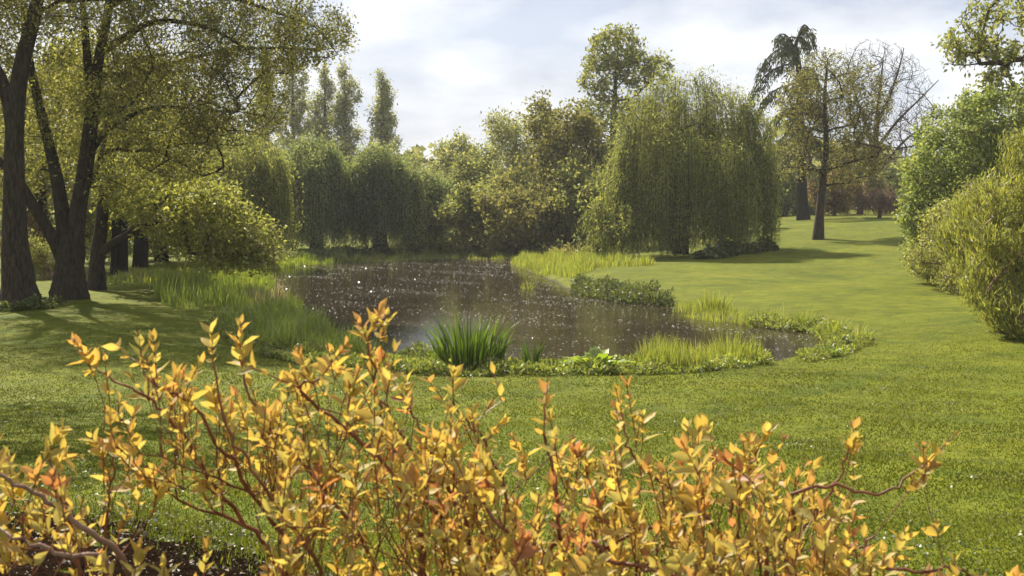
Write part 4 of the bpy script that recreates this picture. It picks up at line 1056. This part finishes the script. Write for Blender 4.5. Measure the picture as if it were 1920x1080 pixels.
def dock(label, px, d, n, size, seed):
    rng = np.random.default_rng(seed)
    p0 = at(px, 650, d); c = np.array([p0[0], d, gz(p0[0], d)])
    t = thing("dock_plant", label, "plant", c, "broad leaved dock plants on the near shore")
    u = np.linspace(0, 1, 7); prof = np.array([0.12, 0.6, 0.95, 1.0, 0.8, 0.45, 0.03])
    for i in range(n):
        a = i * 2.4 + rng.normal(0, 0.3); L_ = size * rng.uniform(0.7, 1.2); el = rng.uniform(0.6, 1.35)
        o = np.array([math.cos(a), math.sin(a), 0]); sdv = np.array([-math.sin(a), math.cos(a), 0])
        C = c + o * 0.03 + (o[None] * (math.cos(el) * u + 0.22 * u ** 2)[:, None] + np.array([0, 0, 1.0])[None] * (math.sin(el) * u - 0.25 * u ** 3)[:, None]) * L_
        w = L_ * 0.17 * prof
        wav = 0.02 * np.sin(u * 14 + rng.uniform(0, 6))
        V = np.stack([C - sdv * w[:, None] + np.array([0, 0, 1]) * (w * 0.3 + wav)[:, None], C, C + sdv * w[:, None] + np.array([0, 0, 1]) * (w * 0.3 - wav)[:, None]], 1)
        q1 = [[3 * k + j, 3 * k + j + 1, 3 * k + j + 4, 3 * k + j + 3] for k in range(6) for j in range(2)]
        put("leaf", new_mesh("leaf", V.reshape(-1, 3) - c, q1, rnd=np.full(12, rng.uniform()), smooth=True), M["dock"], t)
    return t
dock("biggest bright green dock with upright leaves, right of the small iris clump", 1118, 20.0, 28, 0.50, 141)
dock("small dock seedling among the sedges", 1200, 20.5, 12, 0.26, 142)
dock("low dock between the biggest dock and the small iris clump", 1060, 20.2, 12, 0.22, 143)
dock("dock at the right end of the near shore below the pond's arm", 1560, 22.2, 14, 0.24, 144)

def herb_band(label, poly, seed, n, hgt, matl, size=0.07, name="bank_herbs"):
    rng = np.random.default_rng(seed)
    p = spots(rng, n, poly)
    bump = np.clip(0.48 + 0.4 * np.sin(p[:, 0] * 2.9 + seed) * np.sin(p[:, 1] * 4.3 + p[:, 0] * 1.3) + 0.35 * np.sin(p[:, 0] * 6.7 + seed * 2) * np.sin(p[:, 1] * 3.1), 0.06, 1.3)
    z = np.maximum(ground_z(p[:, 0], p[:, 1]), 0.0) + hgt * bump * rng.uniform(0, 1, n) ** 0.7
    A = rng.normal(0, 1, (n, 3)) + np.array([0, 0, 0.9])
    ln = size * rng.uniform(0.5, 1.4, n)
    V, Qd = leaves(rng, np.stack([p[:, 0], p[:, 1], z], 1), A, ln, ln * 0.5, 0.8)
    c = np.array([p[:, 0].mean(), p[:, 1].mean(), 0.2])
    o = put(name, new_mesh(name, V - c, Qd, rnd=rng.uniform(0, 1, n)), matl, None, c)
    return tag(o, label, "herbs", None, "stuff")
herb_band("low leafy herbs along the near shore round the biggest iris clump", [(690, 672), (760, 668), (830, 672), (920, 690), (960, 695), (930, 706), (800, 704), (720, 698)], 151, 9000, 0.24, M["herb"], 0.075)
herb_band("pale low herbs along the near shore between iris and sedges", [(945, 690), (1050, 680), (1200, 678), (1440, 668), (1450, 682), (1300, 700), (1120, 704), (960, 706)], 152, 11000, 0.20, M["herb"], 0.08)
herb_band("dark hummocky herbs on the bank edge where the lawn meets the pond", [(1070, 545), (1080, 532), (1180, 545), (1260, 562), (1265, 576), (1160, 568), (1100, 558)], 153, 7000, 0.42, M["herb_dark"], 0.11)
herb_band("leafy weeds along the shore between the sedge bed and the rush tuft", [(1400, 612), (1420, 598), (1520, 608), (1560, 618), (1600, 640), (1580, 655), (1545, 640), (1520, 624)], 154, 5000, 0.28, M["herb"], 0.08)
herb_band("low herbs edging the right end of the pond", [(1490, 672), (1540, 650), (1610, 636), (1640, 642), (1600, 662), (1520, 680)], 155, 4200, 0.16, M["herb"], 0.06)
herb_band("shaded herbs at the foot of the near left reeds", [(390, 608), (420, 600), (470, 640), (560, 664), (660, 676), (690, 690), (560, 684), (440, 655)], 156, 9000, 0.28, M["herb"], 0.07)
herb_band("mixed brown and green weeds on the far shore under the leaning trees", [(700, 478), (860, 464), (1000, 470), (1110, 476), (1110, 486), (960, 478), (860, 476)], 157, 7000, 0.6, M["lf_brown"], 0.2)
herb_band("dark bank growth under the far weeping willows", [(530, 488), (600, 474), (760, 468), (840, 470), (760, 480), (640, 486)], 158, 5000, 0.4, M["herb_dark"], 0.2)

# ------------------------------------------------------------------ floating petals and leaves; pale specks also imitate sun glints
rng = np.random.default_rng(161)
def float_material(rough=0.3):
    m, n, l = mat_new("floating_bits")
    o = n.new("ShaderNodeOutputMaterial"); p = n.new("ShaderNodeBsdfPrincipled")
    a = n.new("ShaderNodeAttribute"); a.attribute_name = "rnd"
    r = ramp(n, [(0, (0.12, 0.09, 0.05)), (0.6, (0.20, 0.16, 0.11)), (0.86, (0.36, 0.32, 0.26)), (1, (0.7, 0.68, 0.64))])
    l.new(a.outputs["Fac"], r.inputs["Fac"]); l.new(r.outputs[0], p.inputs["Base Color"])
    p.inputs["Roughness"].default_value = rough
    l.new(p.outputs[0], o.inputs["Surface"]); return m
p = rng.uniform(POND.min(0), POND.max(0), (90000, 2))
s = pond_sd(p[:, 0], p[:, 1]); p = p[s < -0.1]
wgt = 0.22 + 0.78 * sstep(0.0, 1.0, np.sin(p[:, 0] * 0.8 + p[:, 1] * 0.35) * np.sin(p[:, 1] * 0.55 - p[:, 0] * 0.2) + 0.5 * np.sin(p[:, 0] * 2.3 + p[:, 1] * 1.9))
wgt *= 0.5 + 0.5 * sstep(-6, 2, p[:, 0])
p = p[rng.uniform(0, 1, len(p)) < wgt][:13500]; n = len(p)
ang = rng.normal(0, 0.4, n); sz = rng.uniform(0.008, 0.022, n) * (1 + 0.012 * p[:, 1])
tilt = rng.normal(0, 0.16, (n, 2))
P = np.stack([p[:, 0], p[:, 1], np.full(n, 0.012)], 1)
dx = np.stack([np.cos(ang), np.sin(ang), tilt[:, 0]], 1) * sz[:, None]; dy = np.stack([-np.sin(ang), np.cos(ang), tilt[:, 1]], 1) * sz[:, None] * 0.6
V = np.stack([P - dx, P - dy, P + dx, P + dy], 1).reshape(-1, 3)
fl = put("floating_petals_and_glints", new_mesh("floating_petals_and_glints", V, np.arange(4 * n).reshape(-1, 4), rnd=rng.uniform(0, 1, n)), float_material())
tag(fl, "pale petals and leaf bits floating on the pond, partly standing in for sun glints", "petals", kind="stuff")

# ------------------------------------------------------------------ lawn grass blades
rng = np.random.default_rng(171)
ng = 320000
yy = 5.5 * (34 / 5.5) ** rng.uniform(0, 1, ng)
xx = rng.uniform(-0.50, 0.50, ng) * (yy + 2.5)
s = pond_sd(xx, yy); k = (s > 0.35) & (rng.uniform(0, 1, ng) > sstep(16, 34, yy)); xx, yy = xx[k], yy[k]
v = np.sin(xx * 2.1 + yy * 1.3) * np.sin(yy * 2.7 - xx) + 0.6 * np.sin(xx * 7 + 1) * np.sin(yy * 6.1) + rng.normal(0, 0.6, len(xx))
hh = np.clip(0.026 + 0.010 * v, 0.012, 0.06) * (0.9 - 0.6 * sstep(14, 34, yy))
zz = ground_z(xx, yy) - 0.003
n = len(xx)
P = np.stack([xx, yy, zz], 1)
a = rng.uniform(0, 6.28, n); w = (0.0028 + 0.00042 * yy)
sv = np.stack([np.cos(a), np.sin(a), np.zeros(n)], 1) * w[:, None]
tipv = np.stack([rng.normal(0, 0.6, n), rng.normal(0, 0.6, n), np.ones(n)], 1) * hh[:, None]
V = np.stack([P - sv, P + sv, P + tipv], 1).reshape(-1, 3)
gr = put("lawn_grass", new_mesh("lawn_grass", V, None, np.arange(3 * n).reshape(-1, 3), rnd=np.clip(0.45 + 0.2 * v + rng.normal(0, 0.2, n), 0, 1)), M["grass"])
tag(gr, "short grass blades of the mown lawn", "grass", kind="stuff")

rng = np.random.default_rng(172)
nc = 900
cy = 6 * (24 / 6.0) ** rng.uniform(0, 1, nc); cx = rng.uniform(-0.46, 0.5, nc) * (cy + 1.5)
vv = np.sin(cx * 1.1 + 2) * np.sin(cy * 0.7 + cx * 0.4) + 0.4 * (cx > 1.5); kk = (pond_sd(cx, cy) > 1.2) & (vv > rng.uniform(-0.4, 0.8, nc)); cx, cy = cx[kk], cy[kk]
k = rng.integers(0, len(cx), 9000); sp = rng.uniform(0.05, 0.22, len(cx))[k]
wx = cx[k] + rng.normal(0, 1, 9000) * sp; wy = cy[k] + rng.normal(0, 1, 9000) * sp
kk = pond_sd(wx, wy) > 0.6; wx, wy = wx[kk], wy[kk]; nw = len(wx)
ln = rng.uniform(0.012, 0.032, nw)
V, Qd = leaves(rng, np.stack([wx, wy, ground_z(wx, wy) + rng.uniform(0.008, 0.03, nw)], 1), rng.normal(0, 1, (nw, 3)) * np.array([1, 1, 0.25]) + np.array([0, 0, 0.15]), ln, ln * 0.75, 2.0)
tag(put("lawn_weeds", new_mesh("lawn_weeds", V, Qd, rnd=rng.uniform(0, 1, nw)), M["herb_dark"]), "clover and small broad leaved weeds in the lawn", "weeds", kind="stuff")

# ------------------------------------------------------------------ soil bed under the shrubs
def soil_material():
    m, n, l = mat_new("soil")
    o = n.new("ShaderNodeOutputMaterial"); p = n.new("ShaderNodeBsdfPrincipled")
    tcx = n.new("ShaderNodeTexCoord")
    z = n.new("ShaderNodeTexNoise"); z.inputs["Scale"].default_value = 14; z.inputs["Detail"].default_value = 8; z.inputs["Roughness"].default_value = 0.7
    l.new(tcx.outputs["Object"], z.inputs["Vector"])
    r = ramp(n, [(0.3, (0.006, 0.0035, 0.0022)), (0.6, (0.022, 0.013, 0.008)), (0.8, (0.055, 0.034, 0.022))]); l.new(z.outputs["Fac"], r.inputs["Fac"])
    l.new(r.outputs[0], p.inputs["Base Color"]); p.inputs["Roughness"].default_value = 1.0; p.inputs["Specular IOR Level"].default_value = 0.0
    b = n.new("ShaderNodeBump"); b.inputs["Strength"].default_value = 1; b.inputs["Distance"].default_value = 0.06
    l.new(z.outputs["Fac"], b.inputs["Height"]); l.new(b.outputs[0], p.inputs["Normal"])
    l.new(p.outputs[0], o.inputs["Surface"]); return m
rng = np.random.default_rng(181)
edge_x = np.linspace(-7.0, 4.2, 70)
far_y = np.interp(edge_x, [-7, -3.2, -2.2, -1.6, -1.0, 0.4, 2.0, 4.2], [8.9, 8.3, 7.9, 7.3, 6.4, 5.2, 4.6, 4.3]) + 0.10 * np.sin(edge_x * 4.0) + 0.06 * np.sin(edge_x * 9.3)
rows = 40
SY = 1.2 + (far_y - 1.2)[None] * np.linspace(0, 1, rows)[:, None]
SX = np.repeat(edge_x[None], rows, 0)
lift = 0.045 * np.sin(np.linspace(0, np.pi, rows))[:, None] + 0.012
SZ = ground_z(SX, SY) + lift + rng.normal(0, 0.022, SX.shape) * (np.linspace(0, 1, rows)[:, None] < 0.99)
ii = np.arange(rows * 70).reshape(rows, 70)
soil = put("soil", new_mesh("soil", np.stack([SX, SY, SZ], -1), np.stack([ii[:-1, :-1], ii[:-1, 1:], ii[1:, 1:], ii[1:, :-1]], -1).reshape(-1, 4), smooth=True), soil_material())
tag(soil, "dark bare soil bed below the golden shrubs", "soil", kind="structure")
n = 15000
k = rng.uniform(0, 1, n); ex = rng.uniform(-7, 3.0, n)
fy = np.interp(ex, edge_x, far_y); sy = fy + 0.25 - (fy - 2.5) * rng.uniform(0, 1, n) ** 1.2
sz_ = ground_z(ex, sy) + 0.035
ln = rng.uniform(0.008, 0.034, n)
V, Qd = leaves(rng, np.stack([ex, sy, sz_ + rng.uniform(0, 0.05, n)], 1), rng.normal(0, 1, (n, 3)) * np.array([1, 1, 0.3]), ln, ln * rng.uniform(0.3, 0.9, n), 1.5)
lt = put("leaf_litter", new_mesh("leaf_litter", V, Qd, rnd=rng.uniform(0, 1, n) ** 2.6), float_material(0.8))
tag(lt, "pale leaf litter and chips strewn over the soil bed", "litter", kind="stuff")
rngw = np.random.default_rng(182)
n = 7000
ex = rngw.uniform(-6, 2.5, n); fy = np.interp(ex, edge_x, far_y); sy = fy + rngw.normal(-0.05, 0.28, n)
V, Qd, sg = blades(rngw, np.stack([ex, sy, ground_z(ex, sy)], 1), rngw.uniform(0.04, 0.13, n), rngw.uniform(0.004, 0.010, n), 0.5, 3)
ft = put("edge_grass", new_mesh("edge_grass", V, Qd, rnd=np.repeat(rngw.uniform(0, 1, n), sg)), M["grass"])
tag(ft, "ragged longer grass along the edge of the soil bed", "grass", kind="stuff")

# ------------------------------------------------------------------ golden dogwood shrubs in front
def dogwood_leaf_mesh(seed):
    rng = np.random.default_rng(seed)
    u = np.linspace(0, 1, 8)
    prof = np.array([0.04, 0.50, 0.86, 1.0, 0.92, 0.66, 0.30, 0.01])
    bend = rng.uniform(-0.25, 0.35); foldv = rng.uniform(0.25, 0.65); tw = rng.uniform(-0.35, 0.35)
    w = 0.235 * prof * rng.uniform(0.85, 1.15)
    C = np.stack([np.zeros(8), u, bend * u ** 2 * 0.6], 1)
    th = tw * u
    Lf = np.stack([-w * np.cos(th), np.zeros(8), w * foldv - w * np.sin(th)], 1)
    Rt = np.stack([w * np.cos(th), np.zeros(8), w * foldv + w * np.sin(th)], 1)
    wav = 0.02 * np.sin(u * 13 + rng.uniform(0, 6))
    Lf[:, 2] += wav; Rt[:, 2] -= wav
    V = np.stack([C + Lf, C, C + Rt], 1).reshape(-1, 3)
    q = np.array([[3 * k + j, 3 * k + j + 1, 3 * k + j + 4, 3 * k + j + 3] for k in range(7) for j in range(2)])
    rib = np.stack([np.ones(8), np.zeros(8), np.ones(8)], 1).ravel(); alo = np.repeat(u, 3)
    return V, q, rib, alo
LEAF = [dogwood_leaf_mesh(s) for s in range(8)]
def vein(me, rib, alo):
    for nm, val in (("rib", rib), ("alo", alo)):
        a_ = me.attributes.new(nm, 'FLOAT', 'POINT'); a_.data.foreach_set("value", np.asarray(val, np.float32))
    return me
LEAF_ME = [vein(new_mesh("leaf", v, q, smooth=True), rb, al) for v, q, rb, al in LEAF]
for me in LEAF_ME: me.materials.append(M["dogwood_leaf"])

YEL, YGR, ORA, RED, GRN = (np.array(c) for c in ((0.60, 0.46, 0.105), (0.53, 0.465, 0.13), (0.57, 0.345, 0.11), (0.43, 0.20, 0.08), (0.39, 0.40, 0.11)))

def dogwood(label, base_px, base_d, mains, tips, seed, size=1.0, low=62):
    """mains: stems as [(px, py, depth) ...] with start radius; tips: (px, py, depth) array of shoot ends."""
    rng = np.random.default_rng(seed)
    b = at(base_px, 700, base_d); base = np.array([b[0], base_d, gz(b[0], base_d) + 0.03])
    t = thing("dogwood_shrub", label, "shrub", base, "golden leaved shrubs in front of the lawn")
    sk = Skel(); root = sk.line([base])[0]
    for pts, r0 in mains:
        W = [at(x, y + 45 * i / (len(pts) - 1), d) for i, (x, y, d) in enumerate(pts)]
        st = base + np.array([rng.normal(0, 0.12), rng.normal(0, 0.10), -0.03])
        mid = st * 0.5 + W[0] * 0.5; mid[:2] = st[:2] * 0.62 + W[0][:2] * 0.38
        path = smooth_path([st, mid] + W, 8 + 5 * len(W))
        path[1:-1] += rng.normal(0, 0.004, path[1:-1].shape)
        sk.line(path, root)
        V, Qd = tube(path, np.interp(np.linspace(0, 1, len(path)), [0, 1], [r0, 0.0022]), 7)
        g = Geo(); g.add(V, Qd)
        put("stem", g.mesh("stem", base, True), M["twig_red"] if r0 < 0.0085 else M["twig_grey"], t)
    order = rng.permutation(len(tips))
    T = np.array([at(tips[k][0], tips[k][1] + low, tips[k][2]) for k in order])
    sk.grow(rng, T, 0.06, 0.55, wob=0.10, stiff=0.55, first=6)
    sk.radii(0.0012, 0.42, 0.006)
    par = sk.par[:sk.n]; has = np.zeros(sk.n, bool); has[par[par >= 0]] = True
    ends = np.nonzero(~has)[0]
    shoots = [(sk.P[i], sk.D[i], 1.0) for i in ends]
    # short side spurs on the twigs
    spur = rng.choice(np.arange(sk.fixed, sk.n), min(int(len(ends) * 0.95), sk.n - sk.fixed), replace=False)
    shoots += [(sk.P[i], nrm(sk.D[i] + rng.normal(0, 0.8, 3)), 0.6) for i in spur]
    gb = Geo(); sk.wood(gb, 0.004)
    rec = []
    for p, D, sc in shoots:
        up = nrm(D * 0.8 + np.array([0, 0, 0.65]) + rng.normal(0, 0.32, 3))
        ln = rng.uniform(0.05, 0.12) * sc * size; npair = int(rng.integers(3, 6)) if sc == 1 else int(rng.integers(1, 4))
        q = p + up * ln
        V, Qd = prisms(p[None], q[None], np.array([0.0017]), np.array([0.0011]), 4); gb.add(V, Qd)
        ref = nrm(np.cross(up, rng.normal(0, 1, 3))); ref2 = np.cross(up, ref)
        mood = rng.uniform()
        for k in range(npair):
            f = (k + 0.4) / npair
            o = ref if k % 2 == 0 else ref2
            opening = (1.15 - 0.68 * f) * rng.uniform(0.65, 1.3)
            L_ = (0.0425 - 0.016 * f) * rng.uniform(0.45, 1.5) * (1.0 if sc == 1 else 0.75) * size
            for sgn in (-1, 1):
                ax = nrm(up * math.cos(opening) + o * sgn * math.sin(opening) + rng.normal(0, 0.16, 3))
                c = YEL * rng.uniform(0.75, 1.15)
                if f > 0.6 and mood < 0.36: c = ORA * rng.uniform(0.8, 1.1)
                elif mood > 0.965: c = RED * rng.uniform(0.9, 1.2)
                elif rng.uniform() < 0.38: c = YGR * rng.uniform(0.8, 1.1)
                elif rng.uniform() < 0.06: c = GRN
                elif rng.uniform() < 0.22: c = ORA * 0.5 + YEL * 0.5
                rec.append((p + up * ln * f, ax, nrm(up - ax * (up @ ax) + rng.normal(0, 0.25, 3)), L_, c, int(rng.integers(0, 8))))
    # the most visible leaves become objects of their own
    def score(r):
        v = r[0] - CAM; z = v @ FWD; u_ = v[0] / z * FPX; w_ = (v @ UPV) / z * FPX
        if abs(u_) > 960 or abs(w_) > 545 or z < 0.3: return 0.0
        return r[3] / z
    rec.sort(key=score, reverse=True)
    put("twigs", gb.mesh("twigs", base), M["twig_red"], t)["kind"] = "stuff"
    FV, FQ, FC, FR, FA, cnt = [], [], [], [], [], 0
    for i, (p, ax, nn, L_, c, kind) in enumerate(rec):
        nn = nrm(nn - ax * (nn @ ax)); sx = np.cross(ax, nn)
        if i < 300 and score(rec[i]) > 0:
            o = bpy.data.objects.new("leaf", LEAF_ME[kind])
            q = p - base
            o.matrix_basis = Matrix(((sx[0] * L_, ax[0] * L_, nn[0] * L_, q[0]), (sx[1] * L_, ax[1] * L_, nn[1] * L_, q[1]), (sx[2] * L_, ax[2] * L_, nn[2] * L_, q[2]), (0, 0, 0, 1)))
            o.color = (*[float(x) for x in c], 1); o.parent = t
            COL.objects.link(o)
        else:
            v, qd, rb, al = LEAF[kind]
            FR.append(rb); FA.append(al)
            FV.append((v @ np.stack([sx, ax, nn])) * L_ + p - base); FQ.append(qd + cnt); cnt += len(v); FC.append(np.repeat(c[None], len(qd), 0))
    if FV:
        me = vein(new_mesh("foliage", np.concatenate(FV), np.concatenate(FQ), smooth=True), np.concatenate(FR), np.concatenate(FA))
        a_ = me.attributes.new("tone", 'FLOAT_COLOR', 'FACE') if False else me.attributes.new("tone", 'FLOAT_VECTOR', 'FACE')
        a_.data.foreach_set("vector", np.concatenate(FC).astype(np.float32).ravel())
        put("foliage", me, M["dogwood_foliage"], t)["kind"] = "stuff"
    return t, len(rec)

def tips_in(rng, n, outline, dlo, dhi, bottom=1130, power=0.9):
    """Shoot ends below an outline [(px, top_py) ...]."""
    xs = np.array([o[0] for o in outline]); ys = np.array([o[1] for o in outline])
    px = rng.uniform(xs[0], xs[-1], n); top = np.interp(px, xs, ys)
    py = top + (bottom - top) * rng.uniform(0, 1, n) ** power
    return np.stack([px, py, rng.uniform(dlo, dhi, n)], 1)

rng = np.random.default_rng(191)
# shrub filling the lower left corner
mL = [([(255, 1100, 2.5), (150, 975, 2.4), (70, 905, 2.35), (-10, 850, 2.3), (-90, 800, 2.3)], 0.0095),
      ([(215, 1100, 2.3), (130, 1030, 2.25), (50, 985, 2.2), (-40, 940, 2.2)], 0.0085),
      ([(200, 1100, 2.7), (198, 990, 2.7), (208, 880, 2.7), (215, 800, 2.7)], 0.005),
      ([(140, 1010, 2.5), (120, 930, 2.5), (100, 860, 2.5), (95, 815, 2.5)], 0.005)]
tL = np.concatenate([tips_in(rng, 26, [(-40, 780), (60, 795), (130, 810), (170, 930)], 2.15, 2.7, 1000),
                     tips_in(rng, 22, [(-40, 940), (100, 940), (250, 940), (420, 985)], 2.1, 2.9),
                     np.array([(200, 800, 2.7), (240, 825, 2.7), (250, 860, 2.8), (300, 870, 2.8), (285, 905, 2.75), (260, 890, 2.75), (195, 850, 2.7)])])
dogwood("leftmost golden dogwood with a thick stem crossing the lower left corner", 330, 2.7, mL, tL, 192)
# the tall middle shrub
mC = [([(540, 1100, 2.9), (450, 960, 2.85), (385, 870, 2.8), (330, 770, 2.75), (262, 700, 2.7), (185, 652, 2.7)], 0.0075),
      ([(570, 1100, 2.8), (480, 930, 2.75), (420, 830, 2.7), (360, 735, 2.65), (300, 690, 2.6), (270, 645, 2.6)], 0.007),
      ([(600, 1080, 2.7), (530, 960, 2.65), (470, 850, 2.6), (425, 760, 2.6), (400, 640, 2.6)], 0.006),
      ([(700, 1080, 2.9), (600, 900, 2.85), (510, 780, 2.8), (465, 700, 2.8), (455, 625, 2.8)], 0.0065),
      ([(790, 1060, 2.7), (740, 890, 2.65), (660, 800, 2.6), (600, 740, 2.55), (560, 690, 2.5), (600, 665, 2.45)], 0.0075),
      ([(830, 1060, 2.8), (780, 900, 2.75), (730, 800, 2.7), (705, 700, 2.65), (692, 580, 2.6)], 0.008),
      ([(850, 1060, 3.0), (800, 880, 3.0), (745, 780, 3.0), (700, 700, 3.0), (640, 640, 3.0)], 0.006),
      ([(880, 1060, 2.9), (840, 900, 2.9), (800, 800, 2.9), (770, 720, 2.9)], 0.006)]
tC = np.concatenate([tips_in(rng, 52, [(240, 700), (300, 660), (360, 680), (430, 720), (520, 720)], 2.55, 2.95, 880, 1.0),
                     tips_in(rng, 150, [(500, 730), (560, 690), (600, 660), (690, 630), (740, 690), (800, 720), (900, 740)], 2.35, 3.1, 1090, 0.85),
                     tips_in(rng, 34, [(520, 900), (600, 850), (900, 850)], 2.2, 2.9),
                     np.array([(180, 650, 2.7), (205, 690, 2.7), (195, 745, 2.7), (225, 735, 2.7), (270, 640, 2.6), (455, 630, 2.8), (590, 660, 2.4), (560, 665, 2.4), (625, 640, 2.7), (690, 585, 2.6), (715, 580, 2.6), (540, 680, 2.8), (940, 690, 3.0)])])
dogwood("tallest golden dogwood, rising in the middle against the water", 700, 3.0, mC, tC, 193)
# middle right
mM = [([(1010, 1090, 2.7), (1050, 1000, 2.65), (1045, 900, 2.6), (1025, 820, 2.6), (1020, 760, 2.6)], 0.0075),
      ([(980, 1090, 2.9), (960, 960, 2.9), (930, 850, 2.9), (880, 760, 2.9), (850, 705, 2.9)], 0.006),
      ([(1080, 1060, 2.5), (1160, 1042, 2.45), (1240, 1044, 2.4), (1330, 1060, 2.4)], 0.008),
      ([(1090, 1080, 3.0), (1290, 945, 2.9), (1235, 880, 2.85), (1180, 815, 2.8), (1170, 750, 2.8)], 0.0065),
      ([(1000, 1090, 2.5), (900, 930, 2.5), (860, 860, 2.5), (840, 800, 2.5)], 0.006)]
tM = np.concatenate([tips_in(rng, 150, [(820, 760), (900, 740), (960, 770), (1020, 765), (1100, 800), (1170, 800), (1260, 830)], 2.35, 3.1, 1090, 0.85),
                     tips_in(rng, 40, [(850, 930), (1300, 930)], 2.1, 2.7),
                     np.array([(1190, 735, 2.8), (1205, 760, 2.8), (1165, 770, 2.8), (850, 700, 2.9), (890, 740, 2.9), (1020, 750, 2.6), (1085, 790, 2.7)])])
dogwood("golden dogwood right of the tallest one, with two bare stems crossing low", 1010, 2.8, mM, tM, 194, low=74)
# right hand shrub
mR = [([(1430, 1090, 2.7), (1475, 1010, 2.7), (1490, 950, 2.65), (1470, 912, 2.6), (1560, 878, 2.6), (1650, 890, 2.6), (1728, 832, 2.6)], 0.0075),
      ([(1400, 1090, 2.8), (1370, 950, 2.8), (1400, 860, 2.8), (1420, 800, 2.8)], 0.006),
      ([(1380, 1090, 3.0), (1330, 960, 3.0), (1310, 860, 3.0), (1300, 790, 3.0)], 0.005),
      ([(1480, 1080, 2.9), (1520, 960, 2.9), (1570, 870, 2.9), (1590, 800, 2.9)], 0.005),
      ([(1540, 1095, 2.6), (1600, 1010, 2.6), (1640, 960, 2.6)], 0.005),
      ([(1600, 1110, 2.5), (1720, 1060, 2.5), (1800, 1040, 2.5), (1890, 1060, 2.5)], 0.005)]
tR = np.concatenate([tips_in(rng, 120, [(1240, 840), (1300, 800), (1420, 800), (1500, 840), (1580, 880)], 2.45, 3.1, 1090, 0.9),
                     tips_in(rng, 46, [(1500, 930), (1600, 960), (1680, 1000), (1780, 1050), (1900, 1075)], 2.2, 2.8, 1120),
                     tips_in(rng, 30, [(1250, 960), (1600, 980)], 2.1, 2.6),
                     np.array([(1300, 785, 3.0), (1345, 785, 3.0), (1590, 795, 2.9), (1600, 830, 2.9), (1420, 790, 2.8), (1440, 800, 2.8), (1510, 830, 2.8), (1730, 825, 2.6), (1700, 845, 2.6), (1710, 838, 2.6), (1770, 1045, 2.5), (1860, 1050, 2.5)])])
dogwood("rightmost golden dogwood with one long twig reaching out over the lawn", 1440, 2.8, mR, tR, 195, low=80)
